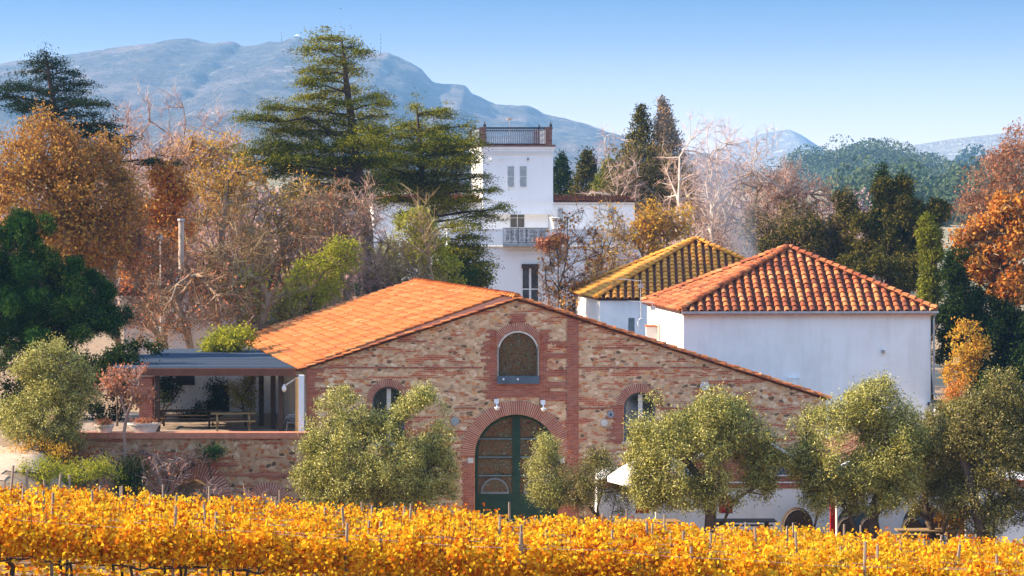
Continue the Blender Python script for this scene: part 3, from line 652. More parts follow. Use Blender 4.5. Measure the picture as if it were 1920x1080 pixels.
# ---------------------------------------------------------------- tiled roofs
def roof_face(mb, bed, A, B, C, D, sp=.5, tl=.45, rad=None, over=.06, lift=.05):
    "half-round tiles on the slope A-B (eave) to C-D (top right, top left)"
    A, B, C, D = [Vector(p) for p in (A, B, C, D)]; e = (B - A).normalized(); n = e.cross(((C + D) / 2 - A)).normalized()
    if n.z < 0: n = -n
    s = n.cross(e).normalized()
    if s.z < 0: s = -s
    uv = [((p - A).dot(e), (p - A).dot(s)) for p in (A, B, C, D)]; rad = rad or sp * .335; N = 6
    th = .09; poly = [A, B, C, D] if (C - D).length > .02 else [A, B, C]
    k = len(poly); v = [tuple(p) for p in poly] + [tuple(p - n*th) for p in poly]
    bed.add(v, [tuple(range(k)), tuple(range(k, 2*k))[::-1]] + [((i+1) % k, i, k+i, k+(i+1) % k) for i in range(k)])
    U = uv[1][0]; rows = max(1, int(round(U / sp))); step = U / rows
    for i in range(rows):
        u = (i + .5) * step; hits = []
        for j in range(4):
            (u0, v0), (u1, v1) = uv[j], uv[(j+1) % 4]
            if (u0 - u) * (u1 - u) < 0: hits.append(v0 + (v1 - v0) * (u - u0) / (u1 - u0))
        if len(hits) < 2: continue
        lo, hi = min(hits), max(hits); vv = lo - over; j = 0
        off = rnd.uniform(-.03, .03)
        while vv < hi - .06:
            ve = min(hi, vv + tl * 1.15); du = rnd.gauss(0, .008) * sp / .5; dl = rnd.uniform(-.01, .015); V = []
            for (q, rr, hh) in ((vv, rad*1.0, lift), (ve, rad*.80, 0.)):
                for a in range(N + 1):
                    t = math.pi * a / N; V.append(A + e*(u + du + math.cos(t)*rr) + s*q + n*(math.sin(t)*rr*.85 + hh + dl + .004))
            # front lip gives the tile its thickness
            lip = [A + e*(u + du + math.cos(math.pi*a/N)*rad*.8) + s*(vv + .004) + n*(math.sin(math.pi*a/N)*rad*.62 + lift + dl - .01) for a in range(N+1)]
            V += lip
            f = [(a, a+1, N+2+a, N+1+a) for a in range(N)] + [(a+1, a, 2*N+2+a, 2*N+3+a) for a in range(N)]
            mb.add(V, f); vv += tl * rnd.uniform(.97, 1.03)
def caps(mb, a, b, r=.13, tl=.42, z=.04):
    "half-round cap tiles laid along a ridge or hip from a up to b"
    a, b = Vector(a), Vector(b); L_ = (b - a).length; d = (b - a).normalized(); x = d.cross(Vector((0,0,1))).normalized(); y = x.cross(d)
    k = max(1, int(L_ / tl)); N = 6
    for i in range(k + 1):
        p = a + d * (i * L_ / (k + .5)); q = p + d * tl * 1.2; V = []
        if (q - a).length > L_: q = b
        jz = rnd.uniform(-.01, .02)
        for (c, rr, hh) in ((p, r, .05), (q, r*.8, 0)):
            V += [c + x*math.cos(math.pi*t/N)*rr*1.1 + y*(math.sin(math.pi*t/N)*rr + z + hh + jz - .03) for t in range(N+1)]
        mb.add(V, [(t, t+1, N+2+t, N+1+t) for t in range(N)] + [tuple(range(N+1))])

def courses(mb, rows, Y, t=.03, jit=2.2, ch=4, seed=0):
    "brickwork laid in toothed courses: rows is a list of (py0, py1, px0, px1, toothed left, toothed right)"
    r = random.Random(seed)
    for (y0, y1, x0, x1, jl, jr) in rows:
        y = y0; k = 0
        while y < y1 - .5:
            ye = min(y1, y + ch * r.uniform(.8, 1.3)); k += 1
            a = x0 + (jl * (r.uniform(-1, .1) if k % 2 else r.uniform(-.1, .8))); b_ = x1 + (jr * (r.uniform(-.1, 1) if k % 2 else r.uniform(-.8, .1)))
            mb.pbox(a, b_, y, ye, Y, .06, t + r.uniform(0, .006)); y = ye

# ---------------------------------------------------------------- stone barn
YB = 90.; sB = F / YB; bd = Vector((-5.29, 21.3, 0))
barn = thing('stone_barn', (2., YB, 0), 'rubble stone and brick barn with low orange tiled roof and green arched door', 'barn')
gb = at(575, 401 + (EYE + .3) * sB, YB); GY = 401 + (EYE + .3) * sB
holes = [arch(968, 855, 78, GY - .2, 24), arch(971.5, 659, 38, 717), arch(728, 755, 30, 832), arch(1199.5, 765, 29.5, 828)]
holes[0] = [(890, GY - .5), (1046, GY - .5)] + holes[0][2:]
plate('front_wall', [(575, GY), (1548, GY), (1548, 746), (970, 560), (575, 688)], holes, YB, .5, M['rubble_stone'], barn)
# side and back walls
zl, zr = at(0, 688, YB)[2], at(0, 746, YB)[2]; xl, xr = at(575, 0, YB)[0], at(1548, 0, YB)[0]; xm = at(970, 0, YB)[0]; zm = at(0, 560, YB)[2]
mb = MB(); d2 = bd
mb.prism([(xl, YB+.5), (xl+.45, YB+.5), (xl+.45+bd.x, YB+bd.y), (xl+bd.x, YB+bd.y)], -.3, zl - .12)
mb.build('side_wall', M['cream_plaster'], barn)
mb = MB(); mb.prism([(xr-.45, YB+.5), (xr, YB+.5), (xr+bd.x, YB+bd.y), (xr-.45+bd.x, YB+bd.y)], -.3, zr - .12); mb.build('side_wall', M['rubble_stone'], barn)
mb = MB(); yb2 = YB + bd.y
mb.xz([(xl+bd.x, -.3), (xr+bd.x, -.3), (xr+bd.x, zr-.12), (xm+bd.x, zm-.12), (xl+bd.x, zl-.12)], yb2, yb2 + .4); mb.build('back_wall', M['old_plaster'], barn)
# roof
tm, bm_ = MB(), MB(); fo = -.10
EL = Vector((xl-.38, YB+fo, zl-.10)); RG = Vector((xm, YB+fo, zm+.03)); ER = Vector((xr+.2, YB+fo, zr-.05)); bk = bd * 1.02
roof_face(tm, bm_, EL + bk, EL, RG, RG + bk, sp=.30, tl=.45, rad=.125, lift=.05)
roof_face(tm, bm_, ER, ER + bk, RG + bk, RG, sp=.30, tl=.45, rad=.125, lift=.05)
roof = tm.build('roof', M['orange_tile'], barn); bm_.build('roof_bed', M['tile_bed'], barn)
cp = MB(); caps(cp, RG + Vector((0,0,.02)), RG + bk + Vector((0,0,.02)), .15, .45); cp.build('ridge_tile', M['orange_tile'], roof)
cp = MB(); caps(cp, EL + Vector((.0,-.02,.0)), RG + Vector((0,-.02,.0)), .07, .4, .0); caps(cp, ER + Vector((0,-.02,0)), RG + Vector((0,-.02,0)), .08, .4, .0)
cp.build('verge_tile', M['terracotta'], roof)
cp = MB(); caps(cp, EL + bk, RG + bk, .12, .42, .03); cp.build('verge_tile', M['terracotta'], roof)
# brick dressings
q = MB()
courses(q, [(691, 952, 575, 596, 0, 15)], YB, seed=1, ch=9)                                # corner quoin
q.build('brick_quoin', M['brick'], barn)
q = MB(); courses(q, [(597, 1040, 1063, 1085, 2, 0)], YB, .05, seed=2, ch=5)
q.build('brick_pilaster', M['brick'], barn)
for R_ in ([(588, 606, 958, 985, 3, 3), (618, 640, 915, 931, 6, 0), (618, 640, 1012, 1030, 0, 8), (640, 662, 908, 931, 9, 0), (640, 650, 1012, 1030, 0, 9), (650, 752, 912, 932, 13, 0), (650, 752, 1011, 1024, 0, 8),
    (662, 672, 1011, 1062, 0, 0), (694, 706, 1011, 1062, 0, 0), (716, 728, 1011, 1062, 0, 0), (640, 650, 1040, 1062, 8, 0), (734, 752, 1011, 1062, 0, 0), (719, 745, 931, 1012, 0, 0)]):
    q = MB(); courses(q, [R_], YB, .028, seed=int(R_[2]+R_[0]), ch=5.5); q.build('brick_panel', M['brick'], barn)
for R_ in ([(760, 832, 1146, 1168, 12, 0), (790, 832, 1231, 1240, 0, 8), (760, 832, 690, 697, 9, 0), (760, 832, 759, 768, 0, 8), (870, 1040, 1047, 1062, 0, 0), (866, 1040, 868, 889, 3, 0)]):
    q = MB(); courses(q, [R_], YB, .03, seed=int(R_[2]), ch=5); q.build('brick_jamb', M['brick'], barn)
r4 = random.Random(4)
for y, spans in ((689, [(606, 905), (1086, 1245), (1256, 1330)]), (765, [(850, 893), (1086, 1148), (1240, 1290)]), (728, [(596, 640),(1300, 1360)]), (640, [(745, 800)]), (652, [(1110, 1190)])):
    for a, b_ in spans:
        x = a; q = MB()
        while x < b_:
            xe = min(b_, x + r4.uniform(9, 13)); q.pbox(x, xe - .7, y - 1.4 + r4.uniform(-.3,.3), y + 1.8, YB, .05, .022 + r4.uniform(0,.012)); x = xe
        q.build('string_course', M['brick'], barn)
tile('voussoir', [(0,(.33,.07,.035)),(.5,(.44,.12,.06)),(1,(.52,.2,.12))]); plain('mortar', (.62,.50,.40), .95)
def brick_arch(cx, sp, r0, r1, n, t=.05, parent=barn, Y=YB, a0=0, a1=math.pi, back=True):
    v = MB()
    for i in range(n):
        p, q_ = a0 + (a1-a0)*(i+.2)/n, a0 + (a1-a0)*(i+.8)/n; k = rnd.uniform(-.6, .6)
        pts = [at(cx + r*math.cos(a), sp - r*math.sin(a), Y) for r, a in ((r0, p), (r1+k, p), (r1+k, q_), (r0, q_))]
        v.xz([(c[0], c[2]) for c in pts][::-1], Y - t - rnd.uniform(0, .012), Y + .12)
    o = v.build('brick_arch', M['voussoir'], parent)
    if back:
        v = MB(); m_ = 30
        for i in range(m_):
            p, q_ = a0 + (a1-a0)*i/m_, a0 + (a1-a0)*(i+1)/m_
            pts = [at(cx + r*math.cos(a), sp - r*math.sin(a), Y) for r, a in ((r0+.2, p), (r1-.5, p), (r1-.5, q_), (r0+.2, q_))]
            v.xz([(c[0], c[2]) for c in pts][::-1], Y - t + .018, Y + .1)
        v.build('mortar', M['mortar'], o)
    return o
brick_arch(968, 855, 78.5, 103, 74)
brick_arch(971.5, 659, 40, 54, 46, .045); brick_arch(728, 755, 30.5, 43, 34, .045); brick_arch(1199.5, 765, 30, 45, 34, .045)
# great green door
dr = MB(); Yd = YB + .28
def ringpoly(cx, sp, r0, r1, a0=0, a1=math.pi, n=24):
    o_ = [(cx + r1*math.cos(a0+(a1-a0)*i/n), sp - r1*math.sin(a0+(a1-a0)*i/n)) for i in range(n+1)]; i_ = [(cx + r0*math.cos(a0+(a1-a0)*i/n), sp - r0*math.sin(a0+(a1-a0)*i/n)) for i in range(n+1)]
    return o_, i_
def ring(mb, cx, sp, r0, r1, Y, t, front=0., a0=0, a1=math.pi, n=24):
    o_, i_ = ringpoly(cx, sp, r0, r1, a0, a1, n)
    for k in range(n):
        pts = [at(*p, Y) for p in (o_[k], o_[k+1], i_[k+1], i_[k])]; mb.xz([(c[0], c[2]) for c in pts][::-1], Y - front, Y + t)
ring(dr, 968, 855, 73, 78.3, Yd, .12)
for x0, x1 in ((889.8, 896), (1040, 1046.2), (961, 975)): dr.pbox(x0, x1, 855 if x0 != 961 else 780, GY, Yd, .12, .01)
for y in (823, 857, 892): dr.pbox(896, 1040, y - 2, y + 2, Yd, .10, .005)
dr.pbox(896, 1040, 926, GY, Yd, .08, .0)
door = dr.build('green_door', M['green_paint'], barn)
pn = MB()
for x0, x1 in ((896, 961), (975, 1040)):
    pn.pbox(x0, x1, 825, 926, Yd + .06, .02)
pts = [(968 + 74*math.cos(math.pi*i/20), 855 - 74*math.sin(math.pi*i/20)) for i in range(21)]
pn.xz([(at(*p, Yd+.06)[0], at(*p, Yd+.06)[2]) for p in pts if p[1] < 823] , Yd + .07, Yd + .09); pn.build('door_glass', M['leaded_glass'], door)
for cx in (928, 1008):
    fr = MB(); ring(fr, cx, 922, 23, 26, Yd - .03, .05, .01, n=14); fr.pbox(cx - 26, cx + 26, 922, 926, Yd - .03, .05, .01); fr.build('fanlight_frame', M['shutter_grey'], door)
    fl = MB()
    pts = [at(cx + 23*math.cos(math.pi*i/14), 922 - 23*math.sin(math.pi*i/14), Yd) for i in range(15)]; fl.xz([(c[0], c[2]) for c in pts], Yd - .02, Yd + .0)
    fl.build('fanlight', M['leaded_glass'], door)
for y in (823, 857, 892):
    rl = MB(); rl.pbox(897, 960, y - .6, y + .5, Yd - .006, .01, .012); rl.pbox(976, 1039, y - .6, y + .5, Yd - .006, .01, .012); rl.build('door_rail', M['grey_paint'], door)
for x in (882, 1054): im = MB(); im.pbox(x - 5, x + 5, 858, 868, YB, .05, .075); im.build('impost_stone', M['stone_pale'], barn)
# upper window
f = MB(); ring(f, 971.5, 659, 35.6, 38.6, YB + .02, .1, .06); f.pbox(932.8, 936, 659, 706, YB + .02, .1, .06); f.pbox(1007, 1010.2, 659, 706, YB + .02, .1, .06)
win = f.build('arched_window', M['stone_pale'], barn)
g = MB(); pts = arch(971.5, 659, 37, 718); g.xz([(at(*p, YB)[0], at(*p, YB)[2]) for p in pts], YB + .16, YB + .19); g.build('leaded_pane', M['leaded_glass'], win)
k = MB(); k.pbox(932, 1011, 705, 719, YB, .14, .16); k.build('sill_box', M['blue_grey'], win)
for x in (971, 944):
    k = MB(); a = at(x, 711, YB - .17); k.lathe([(.03, -.02), (.05, .0), (.05, .02), (.02, .03)], (a[0], YB - .19, a[2]), 10, 'y'); k.build('plaque', M['white_paint'], win)
for x0 in (935, 1007.5): g = MB(); g.pbox(x0, x0 + 1, 650, 706, YB + .01, .05, .12); g.build('window_rod', M['iron'], win)
for cx, sp, r, bt in ((728, 755, 30, 832), (1199.5, 765, 29.5, 828)):
    f = MB(); ring(f, cx, sp, r - 3.5, r + .3, YB + .15, .08); f.pbox(cx - r, cx - r + 4, sp, bt, YB + .15, .08); f.pbox(cx + r - 4, cx + r, sp, bt, YB + .15, .08)
    f.pbox(cx - r + 4, cx + r - 4, bt - 4, bt, YB + .15, .08); f.pbox(cx - r + 3.7, cx + r - 3.7, sp + 22, sp + 25, YB + .16, .05)
    w = f.build('side_window', M['blue_grey'], barn)
    g = MB(); pts = arch(cx, sp, r - 1, bt - 1, 16); g.xz([(at(*p, YB)[0], at(*p, YB)[2]) for p in pts], YB + .22, YB + .25); g.build('pane', M['dark_glass'], w)
    g = MB(); g.pbox(cx - 3, cx + 5, sp - r + 4, bt - 4, YB + .16, .04, .01); g.build('mullion', M['stone_pale'], w)
    g = MB(); g.pbox(cx - r - 4, cx + r + 4, bt, bt + 4, YB, .3, .09); g.build('window_sill', M['stone_pale'], w)
for x, y in ((931, 755), (1018, 757)):
    t = MB(); a = at(x, y, YB); t.box(a[0]-.1, a[0]+.1, YB-.10, YB-.0, a[2]-.03, a[2]+.16); t.beam((a[0], YB-.05, a[2]+.02), (a[0]+.02, YB-.24, a[2]-.16), .05, .05)
    t.lathe([(.05, -.1), (.12, .0), (.12, .04)], (a[0]+.03, YB-.25, a[2]-.2), 10, 'z'); t.build('floodlight', M['plastic_white'], barn)
for x, y, r, mt, nm in ((1322, 724, .23, 'stone_pale', 'stone_boss'), (1133, 793, .17, 'stone_pale', 'stone_boss'), (1145, 777, .16, 'grey_paint', 'stone_boss'), (853, 790, .2, 'grey_paint', 'stone_boss')):
    k = MB(); a = at(x, y, YB); k.lathe([(r*.9, 0), (r, .03), (r, .06), (r*.8, .07)], (a[0], YB - .07, a[2]), 6, 'y'); k.build(nm, M[mt], barn)
k = MB(); a = at(1145, 777, YB); k.lathe([(.05,0),(.05,.03)], (a[0], YB - .11, a[2]), 10, 'y'); k.build('vent_hole', M['inside_dark'], barn)
pp = at(566, 0, YB)[0]
k = MB(); k.box(pp-.1, pp+.12, YB-.35, YB-.1, 4.05, 6.45); k.build('corner_post', M['white_plaster'], barn)

# ---------------------------------------------------------------- hipped white houses
def hip_house(nm, label, FL, FR, BL, BR, apex, ze, z0, wall, tmat, spc=.46, tlen=.40):
    cx = (FL[0]+FR[0]+BL[0]+BR[0])/4; cy = (FL[1]+FR[1]+BL[1]+BR[1])/4
    t = thing(nm, (cx, cy, z0), label, 'house')
    c = Vector((cx, cy)); inn = [c + (Vector(p) - c) * (1 - .035) for p in (FL, FR, BR, BL)]
    MB().prism([(p.x, p.y) for p in inn], z0 - .2, ze - .12).build('wall', M[wall], t)
    tm, bd_ = MB(), MB(); E = [Vector((*p, ze)) for p in (FL, FR, BR, BL)]; A = Vector((*apex[:2], apex[2]))
    for i in range(4): roof_face(tm, bd_, E[i], E[(i+1) % 4], A, A, sp=spc, tl=tlen)
    r = tm.build('roof', M[tmat], t); bd_.build('roof_bed', M['tile_bed'], t)
    cp = MB()
    for p in E: caps(cp, p + Vector((0,0,.1)), A + Vector((0,0,.12)), .17, .42)
    cp.build('hip_tile', M[tmat], r); return t, E, inn
t, E, inn = hip_house('white_house', 'white plastered house with red pantiled pyramid roof, right of and behind the stone barn', (8.9, 112.), (22.6, 112.5), (7.6, 123.), (21.4, 123.4), (15.3, 116.9, 11.35), 8.12, 0., 'white_plaster', 'terracotta')
mb = MB(); a, b_ = E[0], E[1]; mb.beam(a + Vector((.1,-.10,-.05)), b_ + Vector((.1,-.10,-.05)), .13, .12); mb.build('gutter', M['zinc'], t)
mb = MB(); mb.beam(a + Vector((.12,.08,-.17)), b_ + Vector((0,.08,-.17)), .3, .09); mb.build('eaves_band', M['pink_trim'], t)
mb = MB(); e = E[1]; mb.tube([(e.x-.05, e.y-.12, 7.98), (e.x-.12, e.y+.02, 7.75), (e.x-.12, e.y+.05, 3.7), (e.x+.0, e.y-.1, 3.5)], .055, 8); mb.build('downpipe', M['zinc'], t)
w0 = inn[0]; w1 = inn[1]
k = MB(); f_ = .425; k.box(w0.x+(w1.x-w0.x)*.42, w0.x+(w1.x-w0.x)*.42+.62, w0.y-.06, w0.y+.22, 4.15, 4.6); k.build('wall_hatch', M['white_paint'], t)
k = MB(); k.box(w0.x+(w1.x-w0.x)*.80, w0.x+(w1.x-w0.x)*.80+.14, w0.y+.1, w0.y+.45, 5.9, 6.05); k.build('wall_lamp', M['grey_metal'], t)
for fa, zz, ww, hh, mt in ((.22, 5.8, 1.1, 1.15, 'white_paint'), (.62, 6.2, .5, .9, 'pink_trim')):   # shuttered openings in the sunny side
    p = w0 + (inn[3] - w0) * fa; q_ = w0 + (inn[3] - w0) * (fa + ww / 11); k = MB(); k.beam((p.x-.02, p.y, zz+hh/2), (q_.x-.02, q_.y, zz+hh/2), .1, hh); k.build('shutter', M[mt], t)
k = MB(); p = w0 + (inn[3]-w0)*.75; k.box(p.x-.55, p.x+.05, p.y-.5, p.y+.3, 5.6, 6.9); b1 = k.build('annexed_chest', M['cream_plaster'], t)
k = MB(); k.box(p.x-.6, p.x+.05, p.y-.55, p.y+.35, 6.9, 6.98); k.build('chest_cover', M['terracotta'], b1)
an = thing('television_antenna', tuple(w0 + (inn[3]-w0)*.5) + (8.3,), 'pale roof antenna on the corner of the red pantiled roof', 'antenna', None)
def antenna(an, x, y, z, h, ln, ang):
    k = MB(); k.tube([(x, y, z), (x, y, z+h)], .025, 6); k.build('mast', M['zinc'], an)
    k = MB(); dx, dy = math.cos(ang)*ln, math.sin(ang)*ln; k.tube([(x, y, z+h-.05), (x-dx, y-dy, z+h+.06)], .02, 5)
    for i in range(9):
        f = i/9; cx, cy = x-dx*f, y-dy*f; w = .32-.2*f; k.tube([(cx+math.sin(ang)*w, cy-math.cos(ang)*w, z+h-.05+.11*f), (cx-math.sin(ang)*w, cy+math.cos(ang)*w, z+h-.05+.11*f)], .011, 4)
    k.build('boom', M['zinc'], an)
    k = MB(); k.box(x-.12, x+.16, y-.1, y+.1, z+h-.45, z+h-.25); k.build('amplifier', M['zinc'], an)
ax, ay = 7.75, 116.5; an.location = (ax, ay, 7.2); antenna(an, ax, ay, 7.2, 1.25, 1.4, .25)
an2 = thing('television_antenna', (7.4, 121.5, 7.3), 'roof antenna on a mast with a small box, in front of the mossy yellow roof', 'antenna'); antenna(an2, 7.4, 121.5, 7.3, 2.2, 1.35, .15)
t, E, inn = hip_house('white_house', 'white house with yellow mossy pantiled pyramid roof, behind the red roofed house', (5.17, 129.5), (19.2, 129.0), (3.82, 140.), (18.0, 139.6), (11.75, 134.6, 11.6), 8.1, 0., 'white_plaster', 'mossy_tile')
k = MB(); k.pbox(1178, 1204, 596, 640, 129.6, .2, .0); o = k.build('grey_shutter', M['shutter_grey'], t)
k = MB(); pts = [at(1203 + 7*math.cos(a), 606 + 9*math.sin(a), 129) for a in np.linspace(math.pi*.4, math.pi*1.7, 12)]; k.tube([tuple(p) for p in pts], .04, 6); k.build('cable_loop', M['white_paint'], t)

# ---------------------------------------------------------------- villa with the tower
YV = 165.; sv = F / YV
V_ = thing('white_villa', (0, YV, 0), 'large white villa with a square tower topped by a brick and iron balustrade', 'villa')
dv = np.array((-.175, 1.0)); ZG = 401 + EYE * sv
def vquad(px0, px1, Y, dep, in_=0.):
    x0, x1 = (px0-960)*Y/F, (px1-960)*Y/F; return [(x0+in_, Y+in_), (x1-in_, Y+in_), (x1-in_+dv[0]*dep, Y+dep-in_), (x0+in_+dv[0]*dep, Y+dep-in_)]
def vz(py, Y=YV): return EYE - (py-401)*Y/F
# main block behind the terrace
MB().prism(vquad(700, 1190, YV+.6, 9), 0, vz(379)).build('wall', M['villa_plaster'], V_)
tq = vquad(905, 1037, YV, 5.6); MB().prism(tq, vz(402), vz(284)).build('tower_wall', M['villa_plaster'], V_)
mb = MB(); mb.prism(vquad(902.5, 1039.5, YV-.1, 5.8), vz(284), vz(281)); mb.prism(vquad(901.5, 1041, YV-.16, 5.92), vz(279.5), vz(275)); mb.prism(vquad(903, 1039, YV-.09, 5.78), vz(281), vz(279.5))
cor = mb.build('cornice', M['villa_plaster'], V_)
mb = MB(); x0, x1 = at(905, 0, YV)[0], at(1037, 0, YV)[0]
for i in range(33):
    x = x0 + .05 + (x1-x0-.1)*i/32; mb.box(x-.045, x+.045, YV-.12, YV, vz(289), vz(284.2))
for i in range(30):
    y = YV + .1 + 5.3*i/29; x = x0 + dv[0]*(y-YV); mb.box(x-.12, x, y-.045, y+.045, vz(289), vz(284.2))
mb.build('dentil', M['villa_plaster'], cor)
mb = MB(); mb.prism(vquad(900, 1042, YV-.22, 6.05), vz(275)+.002, vz(271.5)); mb.build('tower_coping', M['pier_brick'], V_)
zt, zb = vz(238), vz(271.5)
for (px, y) in ((899, YV+.1), (1023, YV+.1), (899, YV+5.0), (1023, YV+5.0)):
    xa = at(px, 0, YV)[0] + dv[0]*(y-YV); mb = MB(); mb.box(xa, xa+.52, y-.1, y+.42, zb, zt); p_ = mb.build('corner_pier', M['pier_brick'], V_)
    mb = MB(); mb.lathe([(.05,0),(.13,.1),(.1,.22),(.03,.32),(.015,.48)], (xa+.42, y+.15, zt), 8); mb.build('finial', M['iron'], p_)
mb = MB(); BAL = []
for yy in (YV+.12, YV+5.2):
    ox = dv[0]*(yy-YV); xa, xb = at(911, 0, YV)[0]+ox, at(1023, 0, YV)[0]+ox
    mb.box(xa, xb, yy-.07, yy+.07, zt-.14, zt-.02); mb.box(xa, xb, yy-.07, yy+.07, zb, zb+.1)
    for i in range(27):
        x = xa + (xb-xa)*(i+.5)/27; h = zt-zb-.24; BAL.append((x, yy)) or (nb if False else MB()).lathe([(.035,0),(.05,h*.12),(.022,h*.3),(.05,h*.5),(.022,h*.7),(.045,h*.9),(.03,h)], (x, yy, zb+.1), 6)
for xoff, pxx in ((0, 901), (0, 1033)):
    a = at(pxx, 0, YV)[0]; mb.beam((a+.1, YV+.4, zt-.08), (a+.1+dv[0]*4.6, YV+5., zt-.08), .12, .12)
    for i in range(15):
        y = YV+.6+4.4*(i+.5)/15; h = zt-zb-.24; BAL.append((a+.1+dv[0]*(y-YV), y)) or MB().lathe([(.035,0),(.05,h*.5),(.03,h)], (a+.1+dv[0]*(y-YV), y, zb+.1), 5)
ba = mb.build('balustrade', M['iron'], V_); 
h = zt-zb-.24; b0 = MB().lathe([(.035,0),(.05,h*.12),(.022,h*.3),(.05,h*.5),(.022,h*.7),(.045,h*.9),(.03,h)], (0,0,0), 6); bme = bpy.data.meshes.new('baluster'); bme.from_pydata(b0.v, [], b0.f); bme.materials.append(M['grey_paint'])
for (x, y) in BAL[:98]: o = bpy.data.objects.new('baluster', bme); COL.objects.link(o); o.parent = ba; o.location = (x, y - YV, zb + .1)
k = MB(); x, y = at(955, 0, YV)[0], YV+2.5; k.tube([(x, y, zb), (x, y, vz(219))], .03, 6); k.tube([(x-.95, y, vz(226)), (x+.0, y, vz(225))], .02, 5); an_ = k.build('aerial', M['zinc'], V_)
k = MB(); k.lathe([(.02,0),(.2,.06),(.28,.16)], (x, y-.1, vz(223)), 10); k.build('satellite_dish', M['white_paint'], an_)
def vwin(px0, px1, py0, py1, Y, nx=1, ny=2, gl='frosted', fm='white_paint', nm='window'):
    f = MB(); f.pbox(px0-1, px1+1, py0-1, py0, Y, .02, .035); f.pbox(px0-1.2, px1+1.2, py1, py1+1.2, Y, .02, .07); f.pbox(px0-1, px0, py0, py1, Y, .02, .035); f.pbox(px1, px1+1, py0, py1, Y, .02, .035)
    for i in range(1, nx): x = px0+(px1-px0)*i/nx; f.pbox(x-.55, x+.55, py0, py1, Y, .02, .026)
    for i in range(1, ny): y = py0+(py1-py0)*i/ny; f.pbox(px0, px1, y-.4, y+.4, Y, .02, .022)
    o = f.build(nm, M[fm], V_); g = MB(); g.pbox(px0, px1, py0, py1, Y, .02, .012); g.build('pane', M[gl], o); return o
vwin(952, 963.5, 312, 350, YV, gl='frosted'); vwin(975, 987, 312, 350, YV, gl='frosted')
vwin(957, 983, 391, 426, YV+.6-.001, 2, 2, 'dark_glass'); vwin(1046, 1056, 391, 420, YV+.599, 1, 1, 'frosted'); vwin(1141, 1152, 391, 420, YV+.599, 1, 2, 'frosted')
mb = MB(); mb.pbox(911, 1032, 298.5, 299.6, YV, .02, .02)
for x in (932, 990): mb.pbox(x, x+.6, 299.6, 372, YV, .02, .012)
mb.pbox(905, 1037, 376, 378, YV, .02, .05); mb.build('moulding', M['villa_plaster'], V_)
for x, m__ in ((921, 'white_paint'), (941, 'white_paint'), (990, 'grey_metal')):
    k = MB(); a = at(x, 298, YV); k.lathe([(.07,0),(.09,.1),(.04,.2)], (a[0], YV-.1, a[2]-.1), 8); k.build('wall_lamp', M[m__], V_)
# side roofs with a red tiled edge
for a_, b_ in ((700, 903), (1040, 1192)):
    x0_, x1_ = at(a_, 0, YV+.5)[0], at(b_, 0, YV+.5)[0]; tm, bb = MB(), MB()
    roof_face(tm, bb, (x0_, YV+.35, vz(377)), (x1_, YV+.35, vz(377)), (x1_+dv[0]*4, YV+5, vz(366)), (x0_+dv[0]*4, YV+5, vz(366)), sp=.3, tl=.45); o = tm.build('roof', M['terracotta'], V_); bb.build('roof_bed', M['tile_bed'], o)
mb = MB(); mb.pbox(700, 1190, 379, 383, YV+.6, .1, .12); mb.pbox(700, 1190, 384.5, 386, YV+.6, .1, .06); mb.build('cornice', M['villa_plaster'], V_)
# terrace storey in front
YT = 162.
mb = MB(); mb.prism(vquad(838, 1205, YT, 3.4), 0, vz(462, YT)); mb.build('lower_wall', M['villa_plaster'], V_)
mb = MB(); mb.prism(vquad(836, 1207, YT-.12, 3.5), vz(464, YT), vz(462.5, YT)+.03); mb.build('floor_band', M['stone_pale'], V_)
mb = MB(); mb.prism(vquad(838, 1205, YT+.02, .3), vz(462, YT)+.1, vz(431, YT)); mb.prism(vquad(837, 943, YT-.03, .4), vz(431, YT)+.001, vz(429, YT)); mb.prism(vquad(1030, 1206, YT-.03, .4), vz(431, YT)+.001, vz(429, YT)); mb.build('parapet', M['villa_plaster'], V_)
mb = MB(); mb.pbox(840, 1203, 470, 472, YT, .05, .05); mb.pbox(840, 1203, 478, 479.5, YT, .05, .04); mb.pbox(868, 869.2, 480, 600, YT, .05, .02); mb.pbox(962, 963, 480, 600, YT, .05, .02); mb.pbox(1027, 1028, 480, 600, YT, .05, .02); mb.build('moulding', M['villa_plaster'], V_)
bl = MB(); Yb_ = YT - .75; bl.pbox(943, 1031, 457, 462, Yb_, .8, 0); bal = bl.build('balcony', M['grey_paint'], V_)
ir = MB(); ir.pbox(943, 1031, 427, 428.3, Yb_, .04, .0); ir.pbox(943, 1031, 454.6, 455.6, Yb_, .04, .0)
r5 = random.Random(9)
for i in range(9):
    for j in range(3):
        cx = 948 + 78*(i+.5)/9 + r5.uniform(-.5,.5); cy = 432 + 22*(j+.5)/3 - 1.5; rr = 3.5
        pts = [tuple(at(cx + rr*(1-.09*q_)*math.cos(q_*.75 + i + j), cy + rr*(1-.09*q_)*math.sin(q_*.75 + i + j), Yb_+.02)) for q_ in range(10)]; ir.tube(pts, .022, 4)
for x in (943.5, 958, 972, 987, 1001, 1016, 1030.5): ir.pbox(x-.4, x+.4, 427, 457, Yb_, .04, .0)
ir.build('railing', M['iron'], bal)
k = MB(); k.pbox(944.5, 1029.5, 428.5, 457, Yb_+.12, .03); k.build('balcony_screen', M['white_paint'], bal)
